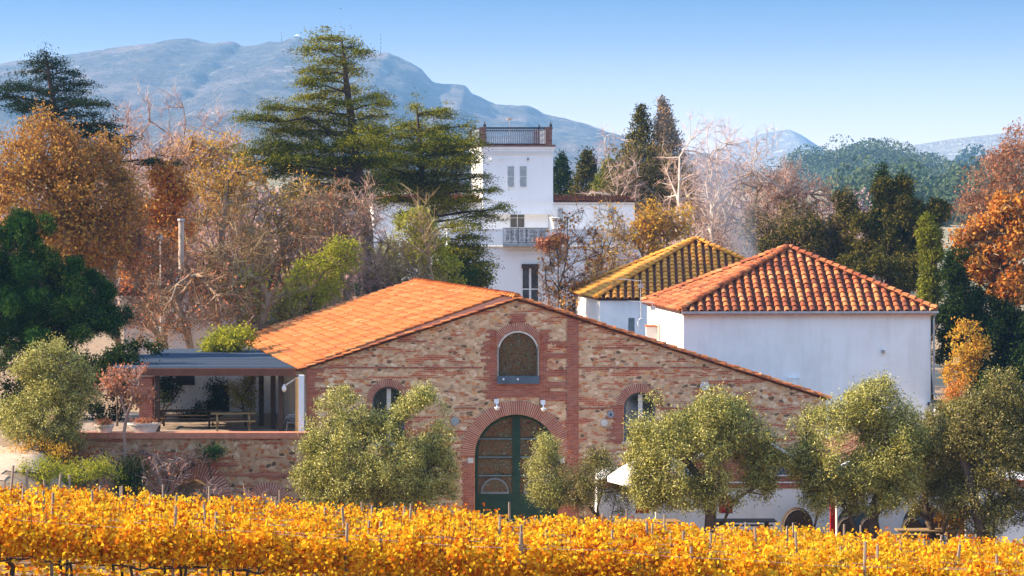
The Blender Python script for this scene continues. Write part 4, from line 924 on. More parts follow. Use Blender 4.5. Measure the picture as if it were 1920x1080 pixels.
# french window below
f = MB()
for x0_, x1_ in ((976.5, 980), (992, 996), (1009, 1012.5)): f.pbox(x0_, x1_, 500, 600, YT, .05, .03)
f.pbox(977, 1012, 497, 501, YT, .05, .12); f.pbox(980, 1009, 541, 543, YT, .05, .025); w = f.build('french_window', M['white_paint'], V_)
g = MB(); g.pbox(979, 1010, 501, 600, YT, .05, .012); g.build('pane', M['dark_glass'], w)
k = MB(); k.pbox(978, 1011, 495, 503, YT, .1, .2); k.build('blind_box', M['dark_wood'], w)
k = MB(); a = at(1041, 462, YT-.4); k.tube([tuple(at(869, 480, YT-.05)), tuple(at(869, 398, YT-.05))], .03, 6); k.tube([tuple(at(1029, 378, YV+.5)), tuple(at(1029, 428, YV+.5))], .04, 6); k.build('downpipe', M['zinc'], V_)
k = MB(); a = at(1040, 445, YT+.1); k.lathe([(.16,0),(.2,.2),(.36,.75),(.42,.85),(.3,.9)], (a[0], a[1]-.3, vz(429, YT)-.0), 12); k.build('terrace_urn', M['white_paint'], V_)

# ---------------------------------------------------------------- old low houses on the left
def oldhouse(label, px0, px1, pyw, pyt, Y, dep, z0, roofrise, mat='old_plaster', tm_='terracotta', nm='old_house'):
    a, b_ = at(px0, pyt, Y), at(px1, pyt, Y); t = thing(nm, ((a[0]+b_[0])/2, Y+dep/2, z0), label, 'house')
    MB().prism([(a[0], Y), (b_[0], Y), (b_[0]-1, Y+dep), (a[0]-1, Y+dep)], z0-.5, a[2]).build('wall', M[mat], t)
    tm, bb = MB(), MB(); zt = a[2]+roofrise; roof_face(tm, bb, (a[0]-.3, Y-.3, a[2]+.05), (b_[0]+.3, Y-.3, a[2]+.05), (b_[0]-.2, Y+dep/2, zt), (a[0]-.8, Y+dep/2, zt), sp=.42, tl=.42)
    roof_face(tm, bb, (b_[0]-.7, Y+dep+.3, a[2]+.05), (a[0]-1.3, Y+dep+.3, a[2]+.05), (a[0]-.8, Y+dep/2, zt), (b_[0]-.2, Y+dep/2, zt), sp=.42, tl=.42)
    o = tm.build('roof', M[tm_], t); bb.build('roof_bed', M['tile_bed'], o)
    mb = MB()
    for sx, ox in ((a[0], 0), (b_[0]-.3, 0)):
        mb.add([(sx, Y+.1, a[2]), (sx+.3, Y+.1, a[2]), (sx+.3-.5, Y+dep/2, zt-.15), (sx-.5, Y+dep/2, zt-.15), (sx-1, Y+dep-.1, a[2]), (sx-.7, Y+dep-.1, a[2])], [(0,1,2,3),(3,2,5,4),(0,3,4),(1,5,2)])
    mb.build('gable', M[mat], t)
    if False: k = MB(); xm_ = (a[0]*.45+b_[0]*.55); k.box(xm_-.4, xm_+.4, Y-.04, Y+.1, a[2]-1.9, a[2]-.8); w = k.build('window', M['dark_glass'], t)
    if False: k = MB(); k.box(xm_-.5, xm_+.5, Y-.12, Y-.02, a[2]-2.0, a[2]-1.9); pass
    return t
oldhouse('old grey white house with worn roof, between the umbrella pine and the brown thickets', 232, 410, 650, 553, 119., 7, 4., 1.1)
oldhouse('small old house whose patch of red pantiles shows among bare thickets', 412, 520, 640, 562, 116., 7, 3.8, 1.9)
oldhouse('low pale lean-to house right of the lime green creeper', 500, 590, 640, 602, 121., 5, 3.8, .7)
# pale round chimney pipe
p = at(340, 415, 117.); t = thing('chimney_pipe', (p[0], 117.5, 3.5), 'tall pale round chimney pipe rising above the thickets', 'chimney'); p = at(340, 415, 117.5); q_ = at(340, 512, 117.5)
MB().tube([(p[0], 117.5, 3.5), (p[0], 117.5, p[2])], .155, 14).build('pipe', M['bark_pale'], t); MB().lathe([(.2,0),(.22,.06),(.2,.14)], (p[0], 117.5, p[2]), 14).build('chimney_cap', M['zinc'], t)
MB().box(p[0]-.4, p[0]+.4, 117.1, 117.9, 3.3, q_[2]-.3).build('chimney_base', M['old_plaster'], t)
p = at(299, 447, 118.); t = thing('white_post', (p[0], 118.3, 4.), 'thin white post with a small bird box left of the pale chimney pipe', 'post')
MB().tube([(p[0], 118.3, 4.), (p[0], 118.3, p[2]-.1)], .035, 6).build('pole', M['white_paint'], t); MB().add([(p[0]-.16,118.2,p[2]-.1),(p[0]+.1,118.2,p[2]-.1),(p[0]+.1,118.5,p[2]-.1),(p[0]-.16,118.5,p[2]-.1),(p[0]-.16,118.2,p[2]+.14),(p[0]+.1,118.2,p[2]+.14),(p[0]+.1,118.5,p[2]+.14),(p[0]-.16,118.5,p[2]+.14),(p[0]-.03,118.1,p[2]+.27),(p[0]-.03,118.6,p[2]+.27)],[(0,3,2,1),(0,1,5,4),(1,2,6,5),(2,3,7,6),(3,0,4,7),(4,5,8),(6,7,9),(5,6,9,8),(7,4,8,9)]).build('bird_box', M['white_paint'], t)
# ---------------------------------------------------------------- terrace, its wall and the pergola
YW = 89.; ZT = 4.05
xw0, xw1 = at(115, 0, YW)[0], at(574, 0, YW)[0]
rw = thing('retaining_wall', ((xw0+xw1)/2, YW, .5), 'cobbled retaining wall with red brick coping under the terrace', 'wall')
zg = .3; gy = 401 + (EYE - zg) * F / YW
plate('wall', [(115, gy), (574, gy), (574, 822), (115, 822)], [arch(362, 938, 40, gy - 1, 18), arch(503, 946, 20, gy - 1, 14)], YW, .42, M['cobble_wall'], rw)
mb = MB(); mb.box(xw0-.05, xw1+.02, YW-.09, YW+.5, at(0,822,YW)[2]+.002, at(0,811,YW)[2]); mb.build('coping', M['coping'], rw)
brick_arch(362, 938, 40.5, 72, 34, .05, rw, YW, R(5), R(175)); brick_arch(503, 946, 20.5, 42, 20, .05, rw, YW, R(15), R(165))
mb = MB(); courses(mb, [(824, 868, 116, 150, 0, 10), (868, 874, 330, 440, 0, 6), (888, 893, 400, 560, 0, 0)], YW, .03, seed=8, ch=5); mb.build('brick_panel', M['brick'], rw)
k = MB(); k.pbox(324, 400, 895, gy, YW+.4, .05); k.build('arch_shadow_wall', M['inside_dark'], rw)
k = MB(); a = at(503, 946, YW+.3); pts = arch(503, 946, 20, gy-1, 14); k.xz([(at(*p, YW)[0], at(*p, YW)[2]) for p in pts], YW+.15, YW+.3); k.build('blocked_arch', M['stone_pale'], rw)
mb = MB(); mb.prism([(xw0, YW+.42), (xw1-.1, YW+.42), (xw1-.3-2.0, YW+11), (xw0-1, YW+11)], 3.0, ZT-.12)
tag(mb.build('terrace_floor', M['terrace_floor'], None, (-14, YW+5, 3.0)), kind='structure')
# leaning old timber at the end of the wall
k = MB(); k.tube([tuple(at(92, 882, 88.6)), tuple(at(100, 850, 88.6)), tuple(at(112, 818, 88.6))], [.12,.13,.09], 7); k.tube([tuple(at(96, 878, 88.4)), tuple(at(108, 836, 88.4))], [.06,.05], 6)
tag(k.build('timber_post', M['old_post'], None, tuple(at(92, 882, 88.6))), 'weathered grey timber leaning on the left end of the retaining wall', 'post')
# pergola
PG = thing('pergola', (-14.5, 94, ZT-.12), 'terrace pergola with a flat grey boarded roof and brown beams', 'pergola')
zr0 = at(0, 691, 90.5)[2]; pxl, pxr = 265, 553
xA, xB = at(pxl, 0, 90.)[0], at(pxr, 0, 90.)[0]
mb = MB(); nbd = 15
for i in range(nbd):
    y = 90.1 + 8.6*i/nbd; z = zr0 + .012*math.sin(i*2.1) + .02; x1_ = xB - .25*(y-90.1) ; mb.box(xA-1.2-.2*(y-90), x1_, y, y+8.6/nbd-.02, z, z+.05)
mb.build('roof_boards', M['grey_board'], PG)
mb = MB(); mb.box(xA, xB+.05, 89.95, 90.09, zr0-.27, zr0+.04); mb.box(xA-1., xB-1.9, 98.3, 98.5, zr0-.32, zr0+.01)
for i in range(12):
    x = xA + (xB-xA)*(i+.3)/12; mb.beam((x, 90.1, zr0-.1), (x-1.6, 98.3, zr0-.1), .1, .18)
mb.build('beam', M['brown_beam'], PG)
for px in (295, 490, 512, 527):
    Yp = {295: 90.3, 490: 93.5, 512: 92.0, 527: 90.4}[px]; x = at(px, 0, Yp)[0]; mb = MB(); mb.box(x-.1, x+.1, Yp-.1, Yp+.1, ZT-.12, zr0-.19); mb.build('post', M['dark_wood'], PG)
k = MB(); x = at(275, 0, 90.4)[0]; k.box(x-.28, x+.28, 90.15, 90.7, ZT-.12, zr0-.35); k.build('brick_pillar', M['brick'], PG)
k = MB(); x = at(558, 0, 89.9)[0]; k.box(x-.09, x+.09, 89.75, 89.95, ZT-.1, zr0-.35); k.build('pale_post', M['table_wood'], PG)
# white wall of the building behind the terrace
bw = thing('shaded_building', (-15.2, 99.5, ZT-.12), 'shaded bluish white building with dark doorway at the back of the terrace', 'building')
a, b_ = at(285, 0, 99)[0], at(548, 0, 99)[0]
MB().box(a, b_, 99.2, 103, ZT-.12, 6.6).build('wall', M['white_plaster'], bw); MB().box(a-.1, b_-.3, 99.1, 103.1, 6.6, 6.72).build('roof', M['grey_board'], bw)
k = MB(); k.pbox(330, 365, 700, 722, 99.2, .1, .06); k.build('vent_grille', M['inside_dark'], bw)
k = MB(); k.pbox(400, 430, 722, 806, 99.2, .1, .05); k.build('doorway', M['inside_dark'], bw)
# furniture on the terrace
def picnic(label, x, y, z, rz, ln=1.8, top='table_wood', group=None):
    t = thing('picnic_table', (x, y, z), label, 'table', group); c, s = math.cos(rz), math.sin(rz)
    def P_(u, v, w): return (x+u*c-v*s, y+u*s+v*c, z+w)
    k = MB()
    for i in range(5): k.beam(P_(-ln/2, -.32+.16*i, .74), P_(ln/2, -.32+.16*i, .74), .15, .045)
    k.build('table_top', M[top], t)
    for sg in (-1, 1):
        k = MB(); k.beam(P_(-ln/2, sg*.72-.08, .45), P_(ln/2, sg*.72-.08, .45), .13, .04); k.beam(P_(-ln/2, sg*.72+.08, .45), P_(ln/2, sg*.72+.08, .45), .13, .04); k.build('bench_seat', M[top], t)
    for u in (-ln*.36, ln*.36):
        k = MB(); k.beam(P_(u, -.25, .70), P_(u, -.62, .0), .08, .1); k.beam(P_(u, .25, .70), P_(u, .62, .0), .08, .1); k.beam(P_(u+.05, -.8, .40), P_(u+.05, .8, .40), .06, .09); k.build('leg', M[top], t)
    return t
p = at(436, 790, 91.5); picnic('wooden terrace table with sunlit pale end, beside the vine covered posts', p[0]+.05, 91.3, ZT-.1, .15, 1.9)
p = at(352, 795, 93); picnic('long dark wooden table in the shade at the back of the terrace', p[0], 92.6, ZT-.12, .0, 3.0, 'dark_wood')
p = at(545, 800, 90.); t = thing('metal_chair', (p[0], 90.4, ZT-.12), 'grey metal garden chair with round back at the right end of the terrace', 'chair')
x, y, z = p[0], 90.4, ZT-.12
k = MB(); k.lathe([(.22,0),(.24,.02),(.22,.04)], (x, y, z+.42), 14); k.build('seat', M['grey_metal'], t)
for sx_, sy_ in ((-1,-1),(1,-1),(-1,1),(1,1)):
    k = MB(); k.tube([(x+.17*sx_, y+.17*sy_, z+.43), (x+.22*sx_, y+.22*sy_, z)], .018, 6); k.build('leg', M['grey_metal'], t)
k = MB(); k.tube([(x-.36*math.cos(a), y+.2, z+.35+.42*math.sin(a)) for a in np.linspace(0, math.pi, 14)], .025, 6); k.tube([(x-.22*math.cos(a), y+.2, z+.43+.26*math.sin(a)) for a in np.linspace(0, math.pi, 12)], .018, 6); k.build('backrest', M['zinc'], t)
p = at(528, 790, 90.1); t = thing('bracket_lamp', (p[0]+.3, 90.2, 5.2), 'white bracket arm holding a lamp near the terrace corner post', 'lamp')
k = MB(); k.tube([tuple(at(560, 706, 90.1)), tuple(at(536, 722, 90.1))], .03, 6); k.tube([tuple(at(560, 703, 90.1)), tuple(at(532, 703, 90.1))], .02, 6); k.build('arm', M['white_paint'], t)
k = MB(); a = at(533, 735, 90.1); k.lathe([(.03,.0),(.09,.06),(.11,.16),(.05,.3),(.02,.34)], (a[0], 90.1, a[2]), 10); k.build('lamp_shade', M['white_paint'], t)
def planter(label, px0, px1, py0, py1, Y):
    a, b_ = at(px0, py1, Y), at(px1, py0, Y); cx = (a[0]+b_[0])/2; w = (b_[0]-a[0])/2; h = b_[2]-a[2]; t = thing('planter', (cx, Y, a[2]), label, 'planter', 'stone planters on the terrace wall')
    k = MB(); n = 20; V = []; 
    for f, r in ((0,.72),(.3,.80),(.75,.96),(.8,1.04),(1,1.04),(1,.92),(.8,.88)):
        V += [(cx+w*r*math.cos(2*math.pi*i/n)*(1 if abs(math.cos(2*math.pi*i/n))<.9 else 1), Y+.3*r*math.sin(2*math.pi*i/n), a[2]+h*f) for i in range(n)]
    f_ = []
    for j in range(6): f_ += [(j*n+i, j*n+(i+1) % n, (j+1)*n+(i+1) % n, (j+1)*n+i) for i in range(n)]
    f_ += [tuple(range(n))[::-1], tuple(range(6*n, 7*n))]; k.add(V, f_); k.build('bowl', M['stone_pale'], t)
    P = np.array((cx, Y, a[2]+h)) + rng.normal(size=(500,3))*(w*.42, .12, .09) + (0,0,.05); put(t, 'foliage', leafmesh('foliage', P, .10, .4), M['rust_leaf']); return t
planter('pale stone planter, smaller one at the left of the terrace wall', 178, 214, 796, 811, 89.25); planter('pale stone planter overflowing with dry flowers, larger of the two on the wall', 240, 300, 793, 811, 89.25)

# ---------------------------------------------------------------- yard annexe, parasol, casks, tables
YA = 83.5
def gy_(Y, z=0): return 401 + (EYE - z) * F / Y
AN = thing('annexe', (9.3, YA+2, 0), 'low annexe with brick gable, white walls and white edged roof behind the olive trees', 'building')
gA = gy_(YA, -.2)
plate('front_wall', [(1120, gA), (1960, gA), (1960, 915), (1120, 915)], [arch(1205, 938, 13, 963, 12), arch(1361, 938, 13, 963, 12), arch(1609, 985, 40, gA-1, 16), arch(1732, 985, 40, gA-1, 16)], YA, .35, M['white_plaster'], AN)
mb = MB(); mb.pbox(1120, 1960, 901, 914.9, YA, .35, .03); mb.build('brick_band', M['brick'], AN)
for xa, ap, xb, ay_, eyl, eyr in ((1225, 1402, 1556, 812, 900, 894), (1560, 1672, 1800, 832, 884, 902)):
    mb = MB(); A_ = [at(xa, 901, YA), at(xb, 901, YA), at(xb, eyr, YA), at(ap, ay_, YA), at(xa, eyl, YA)]; mb.xz([(p[0], p[2]) for p in A_], YA+.0, YA+.3); g_ = mb.build('gable', M['brick'], AN)
    mb = MB(); mb.beam(at(xa-6, eyl+1, YA-.15), at(ap, ay_-3, YA-.15), .3, .09); mb.beam(at(ap, ay_-3, YA-.15), at(xb+6, eyr+2, YA-.15), .3, .09); mb.build('verge_board', M['white_paint'], g_)
    tm, bb = MB(), MB(); l, r_, c_ = Vector(at(xa-6, eyl, YA-.0)), Vector(at(xb+6, eyr, YA-.0)), Vector(at(ap, ay_-4, YA)); dd = Vector((-1.0, 4.6, 0)); roof_face(tm, bb, l+dd, l, c_, c_+dd, .3, .42); roof_face(tm, bb, r_, r_+dd, c_+dd, c_, .3, .42)
    o = tm.build('roof', M['old_tile'], AN); bb.build('roof_bed', M['tile_bed'], o)
mb = MB(); mb.pbox(1300, 1556, 903, 905.5, YA, .1, .06); mb.pbox(1437, 1500, 890, 892.5, YA, .1, .06); mb.build('string_course', M['white_paint'], AN)
k = MB(); k.pbox(1443, 1484, 868, 889, YA, .1, .03); w = k.build('gable_window', M['blue_grey'], AN)
for cx in (1205, 1361):
    k = MB(); pts = arch(cx, 938, 12.5, 962, 12); k.xz([(at(*p, YA)[0], at(*p, YA)[2]) for p in pts], YA+.03, YA+.1); sh_ = k.build('red_shutter', M['red_paint'], AN)
    k = MB(); k.pbox(cx-.4, cx+.4, 930, 962, YA+.02, .03, .004); k.build('shutter_joint', M['inside_dark'], sh_)
for cx in (1609, 1732):
    k = MB(); pts = arch(cx, 985, 39.5, gA-1.5, 16); k.xz([(at(*p, YA)[0], at(*p, YA)[2]) for p in pts], YA+.22, YA+.3); k.build('arched_recess', M['blue_grey'], AN)
MB().box(at(1120,0,YA)[0]+.1, at(1960,0,YA)[0]-.1, YA+.36, YA+5, -.2, at(0,905,YA)[2]).build('rear_block', M['white_plaster'], AN)
# big cask standing on its side, face to the yard
def cask(label, px, py, Y, r, ln, group=None, stand=True):
    a = at(px, py, Y); z = float(gz(a[0], Y)); zc = a[2]; t = thing('wine_cask', (a[0], Y, z), label, 'cask', group); sy = 1.25
    k = MB(); k.lathe([(r*.86, 0), (r*.94, ln*.2), (r, ln*.5), (r*.94, ln*.8), (r*.86, ln)], (0, 0, 0), 22, 'y'); k.v = [(a[0]+x, Y+y, zc+z_*sy) for x, y, z_ in k.v]; k.build('staves', M['barrel_oak'], t, smooth=False)
    for y0 in (-.01, .16, ln-.22, ln-.06):
        k = MB(); rr = r*(.875 + .1*math.sin(math.pi*min(1, max(0, (y0+.03)/ln))))+.012; k.lathe([(rr, 0), (rr+.004, .06)], (0, y0, 0), 22, 'y'); k.v = [(a[0]+x, Y+y, zc+z_*sy) for x, y, z_ in k.v]; k.build('hoop', M['iron'], t)
    k = MB()
    for i in range(-3, 4): h = math.sqrt(max(0, 1-(i/4.)**2))*r*.8*sy; k.box(a[0]+i*r*.22-.035*r, a[0]+i*r*.22+.17*r, Y-.035, Y-.012, zc-h, zc+h)
    k.build('head', M['barrel_oak'], t)
    k = MB()
    for s_ in (-1, 1): k.beam((a[0]+s_*r*.75, Y+.1, z), (a[0]+s_*r*.55, Y+.1, zc-r*.7*sy), .14, .16)
    k.box(a[0]-r, a[0]+r, Y+.02, Y+ln, z, max(z+.08, zc-r*sy*1.02)); k.build('cradle', M['dark_wood'], t); return t
cask('large upright oval wine cask standing against the white annexe wall', 1497, 990, 82.2, .62, .7)
for i, (px, lb) in enumerate(((1590, 'dark cask in the left arched recess, nearer the slim red post'), (1632, 'dark cask in the left arched recess, behind the olive trunk'), (1712, 'dark cask in the right arched recess, its left one'), (1752, 'dark cask in the right arched recess, its right one'))):
    cask(lb, px, 995, 82.4, .40, .5, 'dark casks in the arched recesses')
for px, lb, h in ((1561, 'slim red post beside the arched recess with a white pipe', 950), (1803, 'leaning red post at the right end of the annexe', 960)):
    a = at(px, h, 81.5); z = float(gz(a[0], 81.5)); t = thing('red_post', (a[0], 81.5, z), lb, 'post', 'red posts of the yard')
    MB().box(a[0]-.09, a[0]+.09, 81.4, 81.6, z-.05, a[2]+.5).build('pole', M['red_paint'], t); k = MB(); k.tube([(a[0]+.16, 81.4, z), (a[0]+.14, 81.4, a[2]+.3)], .05, 8); k.build('white_pipe', M['white_paint'], t)
for px, py, lb in ((1215, 976, 'long pale wooden yard table in front of the arched red shutter'), (1740, 993, 'long pale wooden yard table in front of the right arched recess'), (1395, 975, 'dark wooden yard table before the white annexe wall')):
    Yt = 80.; a = at(px, py, Yt); z = a[2]-.76; picnic(lb, a[0], Yt, z, 0.03, 2.4, 'table_wood' if px != 1395 else 'dark_wood', 'picnic tables in the yard')
# square parasol
def parasol(label, px, ptop, pbot, wpx, Y):
    a = at(px, ptop, Y); b_ = at(px, pbot, Y); w = wpx/(F/Y)/2; z = float(gz(a[0], Y)); t = thing('parasol', (a[0], Y, z), label, 'parasol', 'white parasols of the yard'); x = a[0]
    MB().tube([(x, Y, z), (x, Y, a[2]+.1)], .035, 8).build('pole', M['white_paint'], t)
    k = MB(); n = 8; zc = a[2]; ze = b_[2]; V = [(x, Y, zc)]; 
    for f in (.33, .66, 1.):
        for i in range(8):
            an = 2*math.pi*i/8+math.pi/8*0; r = 1.0 if i % 2 else 1.0; V.append((x + w*f*r*math.cos(an)*1.0, Y + w*f*r*math.sin(an)*.9, zc + (ze-zc)*f - .06*math.sin(math.pi*f)*(1 if i % 2 else -.3)))
    V += [(x + w*math.cos(2*math.pi*i/8)*1.0, Y + w*math.sin(2*math.pi*i/8)*.9, ze-.2) for i in range(8)]
    F_ = [(0, 1+i, 1+(i+1) % 8) for i in range(8)]
    for j in range(3): F_ += [(1+j*8+i, 9+j*8+i, 9+j*8+(i+1) % 8, 1+j*8+(i+1) % 8) for i in range(8)]
    k.add(V, F_); c = k.build('canopy', M['canvas'], t); s_ = c.modifiers.new('thick', 'SOLIDIFY'); s_.thickness = .012
    k = MB()
    for i in range(8): k.tube([(x, Y, zc-.08), (x + w*math.cos(2*math.pi*i/8), Y + w*.9*math.sin(2*math.pi*i/8), ze-.03)], .014, 5)
    k.build('ribs', M['table_wood'], t); k = MB(); k.lathe([(.35,0),(.35,.08),(.08,.12)], (x, Y, z), 14); k.build('base', M['zinc'], t)
parasol('open white canvas parasol between the small olive bush and the large olive tree', 1230, 834, 893, 182, 80.5)
# ---------------------------------------------------------------- vineyard
def vinemesh(seed, dense=1.):
    r = np.random.default_rng(seed); segs = []
    z0 = .5; segs.append([0,0,0, .03,.02,z0*.6, .035,.03]); segs.append([.03,.02,z0*.6, .0,.0,z0, .03,.028])
    for sg in (-1, 1):
        p = np.array((0,0,z0)); 
        for i in range(3):
            q = p + (sg*.21, r.normal()*.03, r.normal()*.025); segs.append([*p, *q, .026-.005*i, .021-.005*i])
            for _ in range(2):
                t = q + (r.normal()*.12, r.normal()*.1, r.uniform(.45, .85)); segs.append([*q, *t, .009, .004])
            p = q
    n = int(1650*dense); P = np.empty((n,3)); P[:,0] = r.uniform(-.74, .74, n); P[:,1] = r.normal(size=n)*.17
    hh = 1.22 + .16*np.sin(P[:,0]*5+seed) + .08*np.sin(P[:,0]*13+seed*2); P[:,2] = .56 + (hh-.56) * r.random(n)**.8 + r.normal(size=n)*.05
    m_ = 40
    for k in range(4):
        x = r.uniform(-.6, .6); i = slice(k*m_//4, (k+1)*m_//4); P[i,0] = x + r.normal(size=m_//4)*.05; P[i,2] = 1.25 + r.random(m_//4)*.32; segs.append([x, 0, 1., x+.02, r.normal()*.05, 1.5, .008, .004])
    P[m_:m_+14, 2] = r.uniform(.1, .6, 14)
    return np.array(segs), P
NV = 8; vines = []
def vine_proto(i):
    global rng
    segs, P = vinemesh(i+1); t = bpy.data.objects.new('grapevine', None); t.empty_display_size = .3
    s_ = tubemesh('trunk', segs, 4); rng = np.random.default_rng(50+i); l = leafmesh('foliage', P, .094, .8, 0)
    s_.materials.append(M['bark_dark']); l.materials.append(M['vine_leaf']); return s_, l
meshes = [vine_proto(i) for i in range(NV)]
rows_y = [44 + 2.15*i for i in range(11)]
names = ['front row', 'second row', 'third row', 'fourth row', 'fifth row', 'sixth row', 'seventh row', 'eighth row', 'ninth row', 'tenth row', 'back row']
def edge_y(x): return 67
cnt = 0; rv = random.Random(3)
for ri, y0 in enumerate(rows_y):
    hw = 960*y0/F + 1.0; n = int(2*hw/1.18)
    for j in range(n + 1):
        x = -hw + 2*hw*j/n + rv.uniform(-.05, .05); y = y0 + rv.uniform(-.06, .06)
        if cnt >= 298: break
        cnt += 1; t = bpy.data.objects.new('grapevine', None); t.empty_display_size = .3; COL.objects.link(t); t.location = (x, y, float(gz(x, y)) - .02)
        sc = rv.uniform(.92, 1.12); t.scale = (1.05, 1., sc); t.rotation_euler = (0, 0, rv.choice((0, math.pi)) + rv.uniform(-.08, .08))
        tag(t, 'autumn grapevine with yellow and orange leaves in the ' + names[ri] + ' of the vineyard', 'grapevine', 'grapevines in the ' + names[ri])
        s_, l = meshes[rv.randrange(NV)]
        for me, nm in ((s_, 'trunk'), (l, 'foliage')):
            o = bpy.data.objects.new(nm, me); COL.objects.link(o); o.parent = t
# stakes and wires
pm = MB().tube([(0,0,-.1), (.01,0,.9), (0,.01,1.75)], [.038,.036,.032], 6); pms = []
pmesh = bpy.data.meshes.new('vine_stake'); pmesh.from_pydata([tuple(v) for v in pm.v], [], pm.f); pmesh.update(); pmesh.materials.append(M['old_post'])
for ri, y0 in enumerate(rows_y):
    hw = 960*y0/F; n = int(2*hw/3.6); ph = rv.uniform(0, 1)
    for j in range(n + 1):
        x = -hw + (j + ph) * 3.6
        if x > hw: continue
        o = bpy.data.objects.new('vine_stake', pmesh); COL.objects.link(o); o.location = (x, y0 + rv.uniform(-.05,.05), float(gz(x, y0))); o.rotation_euler = (rv.gauss(0,.03), rv.gauss(0,.05), rv.uniform(0,6)); h = rv.uniform(.82, 1.06); o.scale = (1, 1, h)
        tag(o, 'thin grey wooden stake standing in the ' + names[ri] + ' of vines', 'stake', 'stakes in the ' + names[ri])
    segs = []
    for z in (.52, .95, 1.3):
        xs_ = np.arange(-hw-1, hw+1, 1.5)
        for a, b_ in zip(xs_[:-1], xs_[1:]): segs.append([a, y0+.03, float(gz(a, y0))+z, b_, y0+.03, float(gz(b_, y0))+z, .004, .004])
    w = link('trellis_wire', tubemesh('trellis_wire', segs, 4), mats=[M['zinc']]); tag(w, 'thin trellis wires strung along the ' + names[ri] + ' of vines', 'wire', 'trellis wires')
# a few stakes beyond the last row on the left, as in the picture
for i, (px, py) in enumerate(((12, 872), (50, 880), (102, 888), (130, 890), (178, 910), (226, 912), (264, 918), (392, 912), (500, 930))):
    Yq = 69. ; a = at(px, py, Yq); g0 = float(gz(a[0], Yq)); o = bpy.data.objects.new('vine_stake', pmesh); COL.objects.link(o); o.location = (a[0], Yq, g0); o.scale = (1.25, 1.25, max(.6, (a[2]-g0)/1.75)); o.rotation_euler = (0, R((-1)**i*3+3), 0)
    tag(o, 'bare grey stake standing behind the last row of vines', 'stake', 'stakes behind the last row')
# fallen leaves under the vines
n = 26000; x = rng.uniform(-18, 18, n); y = rng.uniform(42, 70, n); P = np.stack([x, y, gz(x, y) + .03 + rng.random(n)*.05], 1)
tag(link('fallen_leaves', leafmesh('fallen_leaves', P, .16, .8, .7), mats=[M['vine_leaf']]), kind='stuff')
rng = np.random.default_rng(2024)

# ---------------------------------------------------------------- olive trees of the yard
OG = 'olive trees in front of the buildings'
def ell(px, py, rx, ry, Y, depth=None):
    s = F/Y; return (at(px, py, Y), np.array((rx/s, (depth if depth else rx/s*.9), ry/s)))
def clus(lst, Y, k, rr, jy=1.):
    out = []
    for (cx, cy, rx, ry) in lst: out += fill((cx, cy, rx, ry), Y, max(3, int(k*rx*ry/900)), rr, rz=rr*.85)
    return out
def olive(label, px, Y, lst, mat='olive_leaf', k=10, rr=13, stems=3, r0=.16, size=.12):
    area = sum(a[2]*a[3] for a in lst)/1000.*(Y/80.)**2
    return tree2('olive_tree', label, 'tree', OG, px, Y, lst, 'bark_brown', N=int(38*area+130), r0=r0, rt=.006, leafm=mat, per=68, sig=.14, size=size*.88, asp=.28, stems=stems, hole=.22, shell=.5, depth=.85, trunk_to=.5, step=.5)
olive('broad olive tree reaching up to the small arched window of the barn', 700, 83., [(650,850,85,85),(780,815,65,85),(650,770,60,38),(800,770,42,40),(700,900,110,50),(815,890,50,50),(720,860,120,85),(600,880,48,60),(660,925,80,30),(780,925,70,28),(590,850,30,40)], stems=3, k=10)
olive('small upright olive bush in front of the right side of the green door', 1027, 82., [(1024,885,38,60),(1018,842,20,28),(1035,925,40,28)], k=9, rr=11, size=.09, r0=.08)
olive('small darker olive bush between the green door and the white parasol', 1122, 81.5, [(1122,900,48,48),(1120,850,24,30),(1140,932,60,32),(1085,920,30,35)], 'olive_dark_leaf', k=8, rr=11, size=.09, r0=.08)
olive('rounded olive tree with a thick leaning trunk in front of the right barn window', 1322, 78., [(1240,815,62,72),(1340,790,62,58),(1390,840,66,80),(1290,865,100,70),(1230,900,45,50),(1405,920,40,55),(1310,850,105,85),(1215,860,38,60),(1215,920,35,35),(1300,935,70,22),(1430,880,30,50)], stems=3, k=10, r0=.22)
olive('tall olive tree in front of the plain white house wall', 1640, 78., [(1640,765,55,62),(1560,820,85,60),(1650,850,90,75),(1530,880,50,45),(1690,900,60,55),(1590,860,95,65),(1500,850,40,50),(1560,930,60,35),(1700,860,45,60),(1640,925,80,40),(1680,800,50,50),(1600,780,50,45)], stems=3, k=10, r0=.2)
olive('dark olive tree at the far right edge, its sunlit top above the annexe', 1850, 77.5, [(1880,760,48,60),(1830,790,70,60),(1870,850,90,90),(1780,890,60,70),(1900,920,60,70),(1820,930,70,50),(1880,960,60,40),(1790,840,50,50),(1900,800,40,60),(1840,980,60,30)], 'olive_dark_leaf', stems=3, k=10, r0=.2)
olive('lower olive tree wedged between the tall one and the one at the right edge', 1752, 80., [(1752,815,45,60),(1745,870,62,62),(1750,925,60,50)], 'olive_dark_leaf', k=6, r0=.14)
olive('lone olive tree at the left beside the sandy path and terrace end', 92, 87.5, [(95,700,62,62),(60,745,58,70),(125,740,58,75),(95,780,95,55),(100,822,62,28),(35,790,32,35),(160,790,30,40)], k=6.5, r0=.16)

